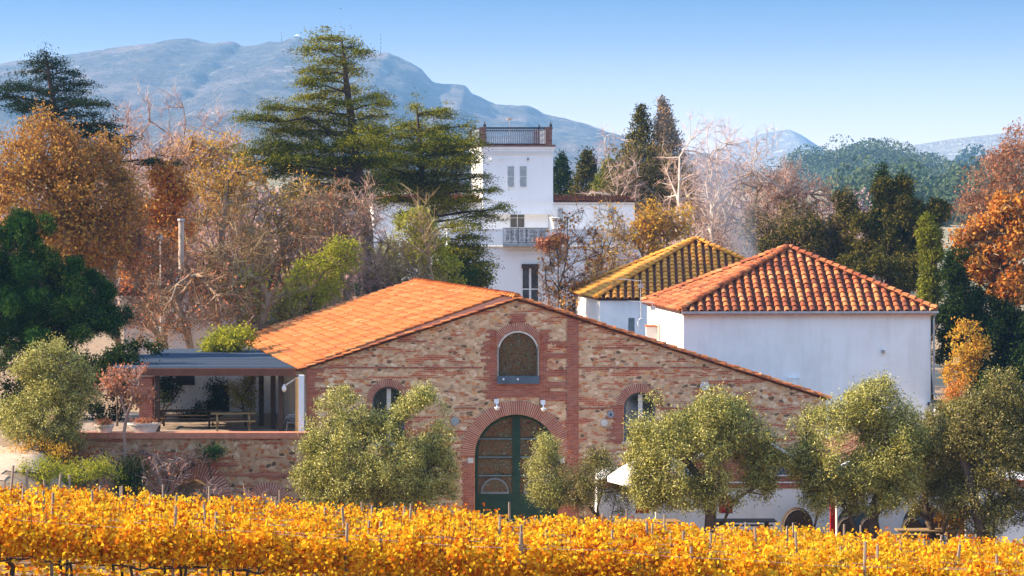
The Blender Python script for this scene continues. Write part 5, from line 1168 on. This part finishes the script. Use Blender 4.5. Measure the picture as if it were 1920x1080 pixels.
def bare(name, label, cat, group, px, Y, top, width, barkmat, twigmat, lev=5, minr=.012, kids=3, r0=.18, ntw=5000, tsize=.55, leafm=None, nleaf=0, stems=1, lsize=.16, spread=.7, low=.25, up=.05, base=None, tasp=.07):
    b0 = gbase(px, Y); pyb = 401 + (EYE - b0[2])*F/Y; h = pyb - top; s_ = Y/120.
    lst = [(px, top + h*.30, width*.9, h*.30), (px - width*.45, top + h*.42, width*.6, h*.24), (px + width*.5, top + h*.38, width*.55, h*.26), (px + width*.1, top + h*.5, width*.8, h*.2)]
    if h < 220: N = 60 if ntw < 600 else 200
    else: N = 620
    fine = h < 220
    return tree2(name, label, cat, group, px, Y, lst, barkmat, N=N, r0=r0, rt=max(.007 if fine else .011, minr*.4), leafm=leafm, per=max(1, int(nleaf/N)) if leafm else 0, sig=.22 if not fine else .12, size=lsize, asp=.7, tw=4 if fine else 5, twm=twigmat, tl=.35 if fine else .95, twd=.014 if fine else .02, stems=stems, hole=.2, shell=.3, trunk_to=.5, depth=.85, step=.9)

# ---------------------------------------------------------------- shrubs round the terrace
tree2('persimmon_tree', 'small forked tree with rusty leaves before the terrace planters', 'tree', None, 235, 86.5, [(235,712,48,26),(203,728,24,24),(268,730,24,24),(240,750,30,16)], 'bark_pink', N=90, r0=.07, rt=.008, leafm='rust_leaf', per=9, sig=.14, size=.15, asp=.7, tw=3, twm='twig_pink', tl=.4, twd=.014, hole=.25, trunk_to=.55, step=.5)
def shrub(label, lst, Y, mat, k=7, rr=10, n=26, per=12, size=.1, asp=.5, group=None, nm='shrub', twigs=0, sig=.09, tm_='twig_brown', stems=3, r0=.05, limbs=14, cat='shrub', base=None, bk='bark_brown', tsize=.5, flat=0):
    area = sum(a[2]*a[3] for a in lst)/1000.*(Y/85.)**2
    return tree2(nm, label, cat, group, lst[0][0], Y, lst, bk, N=int(34*area*(1 if Y < 100 else .7) + 60), r0=r0, rt=.006, leafm=mat, per=int(n*.9)+4, sig=sig*1.5*(1 if Y < 100 else 1.3), size=size, asp=asp, tw=3 if twigs else 0, twm=tm_, tl=.5, twd=.014, stems=stems, hole=.15, shell=.3, base=base, trunk_to=.5, step=.5)
shrub('yellow green shrub at the foot of the retaining wall, left end', [(160,895,55,32),(120,905,40,22),(195,885,30,25)], 84., 'lime_leaf', k=9, size=.09)
shrub('low dry green bushes along the lower edge of the sandy path', [(75,885,38,20),(40,905,40,16),(100,868,22,18)], 80., 'lime_leaf', k=9, size=.09)
shrub('dark green bush below the rusty leaved tree at the wall foot', [(245,885,28,28),(255,908,45,20)], 86., 'green_leaf', k=9, size=.1)
shrub('tangled dry creeper with rusty leaves along the middle of the retaining wall', [(300,868,45,14),(330,892,35,14),(250,858,35,10),(370,858,30,9)], 88., 'rust_leaf', k=9, size=.11, twigs=14, tm_='twig_pink', tsize=.7, n=7, per=8)
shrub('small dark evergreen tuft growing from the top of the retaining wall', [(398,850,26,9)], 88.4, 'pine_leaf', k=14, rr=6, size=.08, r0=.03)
for i, (px, top, w, lb) in enumerate(((300, 835, 60, 'bare pale branched shrub leaning before the dark wall arch'), (200, 840, 45, 'bare pale branched shrub near the left brick end of the wall'), (390, 900, 32, 'bare arching bramble stems right of the wall arch'), (478, 905, 26, 'thin bare stems before the blocked small arch'))):
    bare('bare_shrub', lb, 'shrub', 'bare shrubs at the wall foot', px, 86.2, top, w, 'bark_pink', 'twig_pink', lev=3, r0=.045, ntw=220, tsize=.3, low=.3, stems=4, spread=.9, leafm='rust_leaf', nleaf=90, lsize=.12)
shrub('dry grassy bush under the lone olive tree beside the path', [(70,845,55,18),(110,852,30,22)], 86., 'gold_leaf', k=8, size=.1, n=14)
shrub('dark ivy spilling over the left end of the pergola roof', [(240,665,45,24),(215,690,35,25),(275,650,30,12)], 92.5, 'green_leaf', k=12, size=.12, asp=.7, nm='ivy', cat='ivy', base=(at(215,0,92.5)[0], 92.5, 4.))
shrub('lime green climbing plant on the back of the pergola roof', [(430,640,48,18),(445,622,32,12),(395,655,20,10)], 101., 'lime_leaf', k=14, size=.14, asp=.7, nm='climbing_plant', cat='climber', base=(at(430,0,101)[0], 101, 4.))
shrub('dry and green creeper hanging round the terrace posts', [(452,740,18,42),(470,735,10,48),(440,725,10,30)], 93.2, 'lime_leaf', k=16, rr=8, size=.1, n=12, per=10, twigs=26, tm_='twig_brown', nm='climbing_plant', cat='climber', base=(at(462,0,93.2)[0], 93.2, 3.95))
shrub('dark leafy bush inside the terrace before the white back wall', [(385,765,28,26),(405,740,22,26),(352,780,18,14)], 96., 'green_leaf', k=12, rr=8, size=.12, base=(at(395,0,96)[0], 96, 3.95))
shrub('dark ivy hanging at the left of the shaded white back wall', [(310,730,15,26),(330,722,20,12)], 94., 'green_leaf', k=14, rr=7, size=.1, nm='ivy', cat='ivy', base=(at(300,0,94)[0], 94, 3.95))
shrub('dark shady shrub behind the lone olive tree at the left edge', [(10,760,60,60),(150,700,60,50),(200,745,40,55),(40,690,70,40)], 96., 'green_leaf', k=5, rr=16, size=.14)

# ---------------------------------------------------------------- trees on the left
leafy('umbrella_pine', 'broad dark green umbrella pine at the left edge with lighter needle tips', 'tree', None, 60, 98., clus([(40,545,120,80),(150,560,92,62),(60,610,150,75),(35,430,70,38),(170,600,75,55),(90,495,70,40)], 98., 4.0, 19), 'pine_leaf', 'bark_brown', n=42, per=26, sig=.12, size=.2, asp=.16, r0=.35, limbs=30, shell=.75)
def thicket(name, label, px, Y, lst, lm, tm_, bk='bark_tan', n=12, per=7, tw=60, k=3.0, rr=22, size=.16, tsize=.6, group='autumn trees and thickets', r0=.2, stems=3, cat='tree', asp=.6, limbs=26):
    area = sum(a[2]*a[3] for a in lst)/1000.*(Y/120.)**2
    return tree2(name, label, cat, group, px, Y, lst, bk, N=int(22*area + 120), r0=r0, rt=.011, leafm=lm, per=max(2, int(n*.9)), sig=.3, size=size*1.15, asp=asp, tw=5 if tw > 40 else 2, twm=tm_, tl=.85, twd=.024, stems=stems, hole=.12, shell=.25, trunk_to=.45)
thicket('oak_tree', 'big round orange brown oak tree behind the umbrella pine', 110, 113., [(70,300,110,80),(140,340,115,100),(60,390,110,90),(190,400,80,110),(120,450,110,70)], 'oak_leaf', 'twig_brown', n=34, per=10, tw=55, k=2.2, size=.17)
thicket('bare_tree', 'dense reddish brown leafless tree right of the round oak', 225, 116., [(225,400,60,85),(215,470,60,60),(270,470,50,60)], 'rust_leaf', 'twig_brown', n=5, tw=150, k=3)
T_BT = 'bare trees behind the barn'
cedar2('dark bluish cedar at the far left with drooping right hand boughs', 108, 124., [(106,400),(104,300),(100,200),(92,140),(86,103)], [(85,108,8,8),(65,115,22,5),(95,122,30,8),(120,133,25,6),(60,130,25,6),(90,145,35,8),(150,155,25,6),(110,165,40,8),(30,160,30,6),(60,170,45,10),(120,185,45,9),(20,185,30,6),(70,195,50,10),(150,195,35,7),(190,195,22,5),(100,210,50,10),(45,205,25,6),(175,215,22,6),(140,232,45,8),(200,232,30,6),(90,235,40,8),(170,250,50,9),(230,262,30,7),(120,255,40,7),(200,275,40,7),(290,302,40,5),(180,290,30,7)], 'cedar_dark_leaf', r0=.4, dens=1.0, spreadY=2.4)
bare('bare_tree', 'tall pinkish bare tree with fine twigs between the two cedars', 'tree', T_BT, 298, 140., 158, 75, 'bark_pink', 'twig_pink', lev=6, r0=.2, ntw=7000, low=.22)
bare('bare_tree', 'pinkish bare tree nearest the yellowish lower boughs of the central cedar', 'tree', T_BT, 412, 150., 196, 62, 'bark_pink', 'twig_pink', lev=6, r0=.18, ntw=6500, low=.22)
bare('bare_tree', 'slender dark stemmed bare tree rising over the orange clump', 'tree', T_BT, 315, 128., 215, 55, 'bark_brown', 'twig_pink', lev=5, r0=.16, ntw=2600, low=.25)
bare('bare_tree', 'faint pink bare tree just behind the right side of the dark left cedar', 'tree', T_BT, 240, 152., 178, 50, 'bark_pink', 'twig_pink', lev=6, r0=.16, ntw=5000, low=.22)
thicket('maple_tree', 'small tree with a bright orange clump of leaves above the chimney pipe', 325, 124.5, [(318,350,36,28),(340,372,30,20),(305,325,22,18),(335,420,30,30),(290,400,25,30)], 'orange_leaf', 'twig_brown', n=22, per=9, tw=8, k=5, rr=12, size=.2, r0=.1, limbs=14)
thicket('maple_tree', 'orange gold tree crown behind and right of the bright orange clump', 390, 138., [(370,285,60,35),(420,300,50,50),(330,305,35,30)], 'gold_leaf', 'twig_pink', n=12, per=7, tw=55, k=3.2, size=.17)
thicket('bare_tree', 'yellow tinged tree with thin foliage behind the chimney pipe', 400, 130., [(400,370,70,50),(330,420,50,40),(450,340,50,40)], 'gold_leaf', 'twig_tan', n=12, tw=75, k=2.8)
thicket('bare_tree', 'brown tangled leafless tree immediately right of the chimney pipe', 405, 119., [(410,440,70,60),(450,480,70,60),(390,500,50,40)], 'rust_leaf', 'twig_tan', n=3, tw=150, k=2.6)
thicket('bare_tree', 'orange tinged thicket left of the pale chimney pipe', 290, 120., [(265,500,50,40),(300,470,35,50),(240,450,45,40)], 'orange_leaf', 'twig_brown', n=9, tw=120, k=3)
thicket('bare_tree', 'grey pink leafless shrub in front of the old grey white house', 345, 109., [(335,575,72,60),(400,555,60,65),(300,620,50,28),(440,600,40,40),(280,560,30,40)], 'rust_leaf', 'twig_brown', n=3, tw=130, k=3.2, rr=18, tsize=.5, cat='shrub')
thicket('bare_tree', 'brown leafless thicket in front of the old red tiled roofs', 300, 112., [(290,560,60,45),(340,530,45,40),(250,590,35,25)], 'rust_leaf', 'twig_brown', n=4, tw=140)
thicket('bare_tree', 'tan leafless thicket before the small red tiled house', 455, 112., [(440,560,45,45),(480,540,45,45),(470,590,45,30)], 'lime_leaf', 'twig_tan', n=4, tw=140)
thicket('bare_tree', 'low brown thicket hugging the back edge of the barn roof', 510, 115., [(500,590,50,35),(550,565,40,35),(470,620,35,22)], 'lime_leaf', 'twig_tan', n=5, tw=110, k=4, rr=15)
thicket('bare_tree', 'brown thicket left of the barn roof and behind the small red tiled house', 520, 124., [(500,440,75,90),(560,400,70,70),(540,520,70,60)], 'gold_leaf', 'twig_tan', n=5, tw=140, k=2.4)
thicket('bare_tree', 'brown leafless tree in front of the foot of the central cedar', 625, 121., [(600,430,60,70),(650,400,60,60),(620,500,60,60)], 'rust_leaf', 'twig_brown', n=3, tw=150, k=2.4)
bare('bare_tree', 'pale branching bare tree just left of the cedar trunk', 'tree', T_BT, 590, 122., 335, 75, 'bark_tan', 'twig_tan', lev=6, r0=.22, ntw=3500, low=.22, stems=2)
bare('bare_tree', 'pale branching bare tree with upright forks right of the cedar trunk', 'tree', T_BT, 780, 123., 352, 62, 'bark_tan', 'twig_tan', lev=6, r0=.22, ntw=3000, low=.22, stems=2)
bare('bare_tree', 'pale branching bare tree in front of the cedar trunk', 'tree', T_BT, 690, 124., 340, 60, 'bark_tan', 'twig_pink', lev=6, r0=.2, ntw=3000, low=.22, stems=2)
bare('bare_tree', 'arching bare tree over the small red tiled house', 'tree', T_BT, 455, 118., 375, 70, 'bark_tan', 'twig_tan', lev=6, r0=.2, ntw=3000, low=.2, stems=2)
shrub('olive green shrub mass behind the barn ridge left of the cedar trunk', [(600,520,55,45),(640,480,35,40),(570,560,50,25)], 116.5, 'lime_leaf', k=5, rr=16, size=.16, n=20, twigs=20)
shrub('green leafy shrub behind the barn ridge right of the cedar trunk', [(740,490,45,45),(800,470,50,50),(780,420,40,30),(830,510,45,30)], 127., 'lime_leaf', k=4, rr=17, size=.18, n=22, twigs=25)
shrub('dark leafy shrub mass behind the barn roof crest', [(720,540,60,30),(850,520,50,28),(790,540,50,20)], 133., 'green_leaf', k=5, rr=16, size=.2)
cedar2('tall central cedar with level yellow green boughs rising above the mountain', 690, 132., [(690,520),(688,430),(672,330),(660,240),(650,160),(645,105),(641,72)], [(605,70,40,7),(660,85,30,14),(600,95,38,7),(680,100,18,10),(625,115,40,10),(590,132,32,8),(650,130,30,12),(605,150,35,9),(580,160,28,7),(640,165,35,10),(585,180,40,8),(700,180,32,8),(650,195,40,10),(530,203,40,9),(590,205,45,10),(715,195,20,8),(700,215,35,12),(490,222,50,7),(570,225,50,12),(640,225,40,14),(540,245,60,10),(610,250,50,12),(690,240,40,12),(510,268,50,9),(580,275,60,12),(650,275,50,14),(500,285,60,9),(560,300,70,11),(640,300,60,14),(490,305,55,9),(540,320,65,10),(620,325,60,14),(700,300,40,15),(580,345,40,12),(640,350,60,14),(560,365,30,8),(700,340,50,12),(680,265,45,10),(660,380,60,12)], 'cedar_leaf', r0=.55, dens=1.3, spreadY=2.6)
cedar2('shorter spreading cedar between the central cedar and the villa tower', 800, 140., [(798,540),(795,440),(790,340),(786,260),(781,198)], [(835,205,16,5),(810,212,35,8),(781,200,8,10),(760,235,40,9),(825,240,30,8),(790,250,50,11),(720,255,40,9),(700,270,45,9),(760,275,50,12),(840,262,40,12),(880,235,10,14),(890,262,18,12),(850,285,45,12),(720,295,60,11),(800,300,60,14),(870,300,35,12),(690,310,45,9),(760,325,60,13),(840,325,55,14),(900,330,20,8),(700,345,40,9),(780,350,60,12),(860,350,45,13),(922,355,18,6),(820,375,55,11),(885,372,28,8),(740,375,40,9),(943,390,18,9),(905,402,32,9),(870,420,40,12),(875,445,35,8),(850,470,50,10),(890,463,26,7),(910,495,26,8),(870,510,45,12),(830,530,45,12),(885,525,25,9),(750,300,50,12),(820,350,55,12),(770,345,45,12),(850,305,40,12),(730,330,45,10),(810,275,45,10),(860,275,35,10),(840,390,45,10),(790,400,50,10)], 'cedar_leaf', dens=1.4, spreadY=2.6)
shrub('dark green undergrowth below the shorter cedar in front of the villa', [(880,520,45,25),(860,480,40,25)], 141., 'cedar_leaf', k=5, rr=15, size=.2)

# ---------------------------------------------------------------- trees between the villa and the white houses
CG = 'conifers behind the villa'
spire('cypress_tree', 'small dark conifer just right of the villa tower', CG, 1052, 190., 288, 400, 42, 'green_leaf', n=200, size=.3)
spire('cypress_tree', 'small pointed conifer, second right of the villa tower', CG, 1101, 186., 281, 380, 38, 'conifer_leaf', n=220, size=.3)
spire('cypress_tree', 'low yellowish conifer between the second small conifer and the tall brown one', CG, 1140, 184., 300, 385, 40, 'cedar_yellow_leaf', n=220, size=.3)
spire('fir_tree', 'tall brownish fir with a dark pointed top', CG, 1196, 178., 200, 400, 70, 'conifer_leaf', n=420, size=.28, lean=.3)
spire('fir_tree', 'tallest brownish fir with a ragged leaning top', CG, 1262, 178., 184, 400, 75, 'brown_conifer_leaf', n=480, size=.28, lean=-.9, power=.95)
thicket('bare_tree', 'brown ragged tree between the two firs and the white trunked trees', 1215, 174., [(1180,320,50,60),(1240,350,60,70),(1290,380,50,60),(1165,370,45,45)], 'conifer_leaf', 'twig_tan', n=11, tw=120, k=3, size=.22, tsize=.8)
PG_ = 'pale trunked bare plane trees behind the white houses'
for px, top, w, lb in ((1298, 212, 75, 'leftmost pale trunked bare plane tree, beside the tallest fir'), (1345, 208, 70, 'tall pale trunked bare plane tree, the second from the left'), (1385, 226, 85, 'wide pale trunked bare plane tree above the smoke'), (1440, 235, 80, 'right hand pale trunked bare plane tree reaching toward the hills')):
    bare('plane_tree', lb, 'tree', PG_, px, 160. + (px % 7), top, w, 'bark_pale', 'twig_pink', lev=6, r0=.26, ntw=2600, low=.27, tsize=.6, stems=1, tasp=.05, minr=.03, spread=.75, up=.03)
bare('bare_tree', 'wispy bare tree over the tower side of the tall firs', 'tree', T_BT, 1150, 172., 235, 55, 'bark_pale', 'twig_pink', lev=6, r0=.16, ntw=3000, low=.25)
bare('bare_tree', 'brown twiggy bare tree in the middle of the pale plane trees', 'tree', T_BT, 1395, 156., 292, 50, 'bark_brown', 'twig_brown', lev=6, r0=.18, ntw=3000)
thicket('bare_tree', 'pinkish brown thicket in front of the wooded hill', 1490, 165., [(1470,350,55,45),(1520,370,60,40),(1470,400,60,40)], 'rust_leaf', 'twig_pink', n=5, tw=150, k=3, tsize=.8)
thicket('bare_tree', 'dense brown thicket low behind the mossy roof', 1460, 150., [(1440,430,50,40),(1490,420,50,40)], 'conifer_leaf', 'twig_brown', n=14, tw=110, k=4)
thicket('bare_tree', 'tan yellow leaved tree left of the mossy roof top', 1225, 150., [(1225,425,40,45),(1260,410,40,40),(1205,450,30,30)], 'gold_leaf', 'twig_tan', n=11, tw=80, k=4, size=.2)
thicket('bare_tree', 'grey brown thicket behind the plane trunks and smoke', 1340, 172., [(1320,420,70,50),(1390,430,60,45),(1300,370,50,40)], 'gold_leaf', 'twig_tan', n=3, tw=110, k=2.2, tsize=.8)
bare('persimmon_tree', 'small tree with sparse orange leaves on fan shaped stems before the villa', 'tree', None, 1075, 139., 385, 62, 'bark_brown', 'twig_brown', lev=5, r0=.1, ntw=900, tsize=.35, leafm='orange_leaf', nleaf=1500, lsize=.24, low=.3, stems=4, spread=.4)
bare('persimmon_tree', 'thin tree with yellow orange leaves right of the balcony', 'tree', None, 1140, 147., 368, 45, 'bark_brown', 'twig_tan', lev=5, r0=.1, ntw=900, tsize=.4, leafm='gold_leaf', nleaf=1200, lsize=.26, low=.3, stems=3, spread=.4)
bare('bare_tree', 'grey bare shrubby tree at the foot of the villa wall', 'tree', T_BT, 1165, 150., 410, 45, 'bark_brown', 'twig_pink', lev=5, r0=.1, ntw=2400, low=.3, stems=3)
shrub('rusty flowering shrub hanging at the right end of the villa balcony', [(1022,455,16,14),(1045,452,18,12)], 158., 'rust_leaf', k=26, rr=7, size=.22, n=16, per=8, base=(at(1035,0,158)[0], 158., .0))

# ---------------------------------------------------------------- trees on the right
leafy('conifer_tree', 'dark conifer with two ragged pointed tops behind the red roof', 'tree', None, 1690, 142., clus([(1690,400,65,45),(1640,430,60,50),(1745,400,40,25),(1700,450,80,50),(1655,345,14,30),(1690,360,22,30),(1760,395,20,12)], 142., 5, 14), 'conifer_leaf', 'bark_dark', n=34, per=20, sig=.2, size=.24, asp=.35, r0=.3, limbs=24)
spire('cypress_tree', 'narrow dark pointed top standing over the dark conifer', CG, 1653, 142.5, 308, 420, 20, 'green_leaf', n=110, size=.24)
spire('cypress_tree', 'short dark pointed top right of the narrow one', CG, 1692, 142.5, 326, 420, 20, 'green_leaf', n=110, size=.24)
leafy('conifer_tree', 'bushy yellow green conifer behind the left slope of the red roof', 'tree', None, 1580, 146., clus([(1580,400,40,40),(1560,450,60,50),(1610,480,60,40),(1510,440,45,40),(1460,460,40,25)], 146., 5, 15), 'conifer_leaf', 'bark_dark', n=30, per=20, sig=.2, size=.22, asp=.35, r0=.25, limbs=24, twigs=12, twigmat='twig_brown')
leafy('conifer_tree', 'dark green tree mass on the right behind the red hip', 'tree', None, 1640, 132., clus([(1640,500,70,35),(1700,510,60,40),(1580,500,50,25)], 132., 5, 15), 'conifer_leaf', 'bark_dark', n=34, per=20, sig=.18, size=.2, asp=.35, r0=.25, limbs=24)
leafy('cypress_tree', 'yellow green columnar cypress at the right hip of the red roof', 'tree', None, 1742, 126., clus([(1742,440,20,35),(1742,500,26,60),(1745,560,30,50)], 126., 12, 11), 'cedar_yellow_leaf', 'bark_dark', n=34, per=20, sig=.12, size=.18, asp=.35, r0=.2, limbs=18)
leafy('conifer_tree', 'dark evergreen mass right of the white house corner', 'tree', None, 1800, 118., clus([(1790,560,35,100),(1850,600,60,60),(1900,640,50,80),(1780,640,25,80),(1860,700,60,60)], 118., 5, 15), 'green_leaf', 'bark_dark', n=34, per=20, sig=.18, size=.2, asp=.35, r0=.3, limbs=24)
leafy('oak_tree', 'rust orange tree with bright leaves at the right edge', 'tree', None, 1880, 121., clus([(1870,450,60,60),(1895,400,50,50),(1830,490,40,50),(1890,530,60,40),(1810,440,25,25)], 121., 4.5, 15), 'orange_leaf', 'bark_brown', n=22, per=9, sig=.22, size=.26, asp=.7, r0=.25, limbs=26, twigs=16, twigmat='twig_brown', shell=.3)
thicket('bare_tree', 'hazy red brown twiggy tree crown above the rust orange tree', 1900, 150., [(1900,320,70,60),(1860,350,60,50),(1910,270,40,40),(1830,390,40,30)], 'rust_leaf', 'twig_brown', n=14, tw=120, k=3, tsize=.7)
leafy('conifer_tree', 'dark evergreen mass just beyond the edge of the rust orange tree', 'tree', None, 2010, 112., clus([(2010,560,80,110),(2090,620,70,120),(1960,660,60,80)], 112., 4, 18), 'green_leaf', 'bark_dark', n=26, per=18, sig=.2, size=.22, asp=.35, r0=.3, limbs=24)
thicket('bare_tree', 'brown leafless tree rising over the dark evergreens beyond the rust orange tree', 2080, 130., [(2080,420,110,110),(2180,520,100,110)], 'oak_leaf', 'twig_brown', n=10, tw=90)
thicket('oak_tree', 'orange brown oak far beyond the right end of the annexe', 2260, 118., [(2260,520,110,120),(2360,620,90,110)], 'oak_leaf', 'twig_brown', n=16, tw=90)
shrub('golden yellow shrub against the dark evergreens right of the white house', [(1812,640,32,38),(1800,700,32,30),(1835,655,22,20)], 110., 'gold_leaf', k=9, rr=11, size=.17, n=18, r0=.08)
shrub('orange brown shrub low at the corner of the white house', [(1800,735,28,20),(1790,760,22,14)], 103., 'orange_leaf', k=9, rr=9, size=.12)
shrub('tangled shady bush behind the right edge olive tree', [(1870,760,60,60),(1900,850,60,80),(1910,950,50,60)], 92., 'green_leaf', k=4, rr=16, size=.14)
shrub('bush with yellow leaves between the casks and the leaning red post', [(1775,955,22,30),(1785,985,18,20)], 80.2, 'gold_leaf', k=14, rr=8, size=.11, n=14)
shrub('dry bush with pinkish leaves beside the first red post', [(1540,935,22,24),(1545,910,18,20)], 79.5, 'rust_leaf', k=12, rr=8, size=.1, n=12)
lb_ = thing('lean_to', (23.8, 112, 0), 'low grey roofed lean-to at the right corner of the white house', 'shed'); MB().prism([(22.3,110.5),(24.8,110.3),(24.8,114),(22.4,114)], 0, 3.1).build('wall', M['cream_plaster'], lb_); MB().prism([(22.1,110.2),(25.1,110.0),(25.1,114.2),(22.2,114.2)], 3.1, 3.25).build('roof', M['grey_board'], lb_)

# ---------------------------------------------------------------- woods far off
def wood(name, n, fx, fy, r, mat, per=220, size=1.4, yoff=0):
    P = []
    for i in range(n):
        x, y, z = fx(i); rr = r * rng.choice((.45,.6,.8,1.,1.5)) * rng.uniform(.8,1.2); u = unit(per); P.append(np.array((x, y, z + rr*.55)) + u * (.8 + .2*rng.random((per,1))) * (rr, rr, rr*.85))
    return tag(link(name, leafmesh(name, np.concatenate(P), size, .9), mats=[M[mat]]), kind='stuff')
dg = bpy.context.evaluated_depsgraph_get(); dg.update()
def surf(ob_name):
    o = bpy.data.objects[ob_name]
    def h(x, y):
        ok, loc, nrm, idx = o.ray_cast(Vector((x, y, 900)), Vector((0, 0, -1))); return loc.z if ok else 0
    return h
hA, hB = surf('wooded_hill'), surf('cultivated_hill')
def pa(i):
    y = 1010 + 345 * rng.random(); x = (rng.uniform(1400, 1890) - 960) * y / F; return x, y, hA(x, y)
wood('hill_wood', 1500, pa, 0, 6.5, 'far_leaf', 240, 1.25)
def pb(i):
    y = rng.uniform(1650, 1900); x = (rng.uniform(1745, 1830) - 960) * y / F; return x, y, hB(x, y)
wood('hill_copse', 70, pb, 0, 10, 'far_leaf', 120, 3.2)
def pc(i):
    y = rng.uniform(230, 430); x = (rng.uniform(1050, 1640) - 960) * y / F; return x, y, float(gz(x, y)) + rng.uniform(0, 5)
wood('distant_bare_wood', 300, pc, 0, 4.2, 'far_pink', 300, .55)
def pe(i):
    y = rng.uniform(480, 980); x = (rng.uniform(1560, 2700) - 960) * y / F; return x, y, float(gz(x, y)) - 1
wood('valley_wood', 620, pe, 0, 5.5, 'far_leaf', 200, 1.3)
def pd_(i):
    y = rng.uniform(180, 330); x = (rng.uniform(-60, 900) - 960) * y / F; return x, y, float(gz(x, y)) + rng.uniform(0, 7)
wood('distant_bare_wood', 200, pd_, 0, 4.5, 'far_pink', 300, .55)
# masts on the summits
for px, top, bot, lb in ((714, 64, 97, 'tall thin radio mast on the right summit of the mountain'), (528, 60, 76, 'small radio mast on the middle summit of the mountain')):
    a, b_ = at(px, bot, 3495), at(px, top, 3495); t = thing('radio_mast', tuple(a), lb, 'mast'); k = MB(); k.beam(tuple(a - (0,0,6)), tuple(b_), 1.3, 1.3); k.build('mast', M['grey_paint'], t)
    k = MB(); h = b_[2]-a[2]
    for f in (.35, .55, .62, .8): k.box(a[0]-1.6, a[0]+1.6, a[1]-1.6, a[1]+1.6, a[2]+h*f, a[2]+h*f+1.2)
    k.build('aerial_drum', M['white_paint'], t)
a = at(560, 70, 3500); t = thing('summit_station', tuple(a), 'small white station building on the middle summit of the mountain', 'building'); MB().box(a[0]-7, a[0]+2, a[1]-4, a[1]+4, a[2]-6, a[2]+2).add([(a[0]-8,a[1]-5,a[2]+2.01),(a[0]+3,a[1]-5,a[2]+2.01),(a[0]+3,a[1]+5,a[2]+2.01),(a[0]-8,a[1]+5,a[2]+2.01),(a[0]-2.5,a[1],a[2]+5)],[(0,1,4),(1,2,4),(2,3,4),(3,0,4),(3,2,1,0)]).build('wall', M['white_paint'], t)

# ---------------------------------------------------------------- smoke and haze
m = bpy.data.materials.new('smoke'); m.use_nodes = True; ns, ls = m.node_tree.nodes, m.node_tree.links; ns.remove(ns['Principled BSDF'])
pv = ns.new('ShaderNodeVolumePrincipled'); pv.inputs['Color'].default_value = (.6,.75,1.,1); tcn = ns.new('ShaderNodeTexCoord'); sp_ = ns.new('ShaderNodeSeparateXYZ'); ls.new(tcn.outputs['Object'], sp_.inputs[0])
nz = noise(ns, ls, coords(ns, ls, (1,1,.45)), .55, 3, .55)
x_ = mth(ns, ls, 'ADD', sp_.outputs[0], mth(ns, ls, 'MULTIPLY', sp_.outputs[2], .32)); rr_ = mth(ns, ls, 'DIVIDE', mth(ns, ls, 'ABSOLUTE', x_), mth(ns, ls, 'ADD', mth(ns, ls, 'MULTIPLY', sp_.outputs[2], .30), .9)); 
ry_ = mth(ns, ls, 'DIVIDE', mth(ns, ls, 'ABSOLUTE', sp_.outputs[1]), 2.4)
fall = mth(ns, ls, 'MULTIPLY', mth(ns, ls, 'MAXIMUM', mth(ns, ls, 'SUBTRACT', 1., mth(ns, ls, 'ADD', mth(ns, ls, 'MULTIPLY', rr_, rr_), mth(ns, ls, 'MULTIPLY', ry_, ry_))), 0), mth(ns, ls, 'MAXIMUM', mth(ns, ls, 'SUBTRACT', 1., mth(ns, ls, 'DIVIDE', sp_.outputs[2], 12.5)), 0))
den = mth(ns, ls, 'MULTIPLY', fall, ramp(ns, ls, nz, [(.35,(0,0,0)),(.65,(1,1,1))])); ls.new(mth(ns, ls, 'MULTIPLY', den, .16), pv.inputs['Density']); ls.new(pv.outputs[0], ns['Material Output'].inputs['Volume'])
MATS['smoke'] = m; a = at(1402, 500, 146.)
k = MB(); k.box(a[0]-7.5, a[0]+3.5, 146-2.5, 146+2.5, a[2]-.5, a[2]+12.6); o = k.build('smoke', m, None, tuple(a)); tag(o, kind='stuff')
m = bpy.data.materials.new('haze'); m.use_nodes = True; ns, ls = m.node_tree.nodes, m.node_tree.links; ns.remove(ns['Principled BSDF']); pv = ns.new('ShaderNodeVolumePrincipled'); pv.inputs['Color'].default_value = (.27,.56,.95,1)
pv.inputs['Density'].default_value = HAZE; pv.inputs['Anisotropy'].default_value = .0; ls.new(pv.outputs[0], ns['Material Output'].inputs['Volume'])
k = MB(); k.box(-4700, 4700, -60, 5300, -6, 345); tag(k.build('haze', m), kind='stuff')
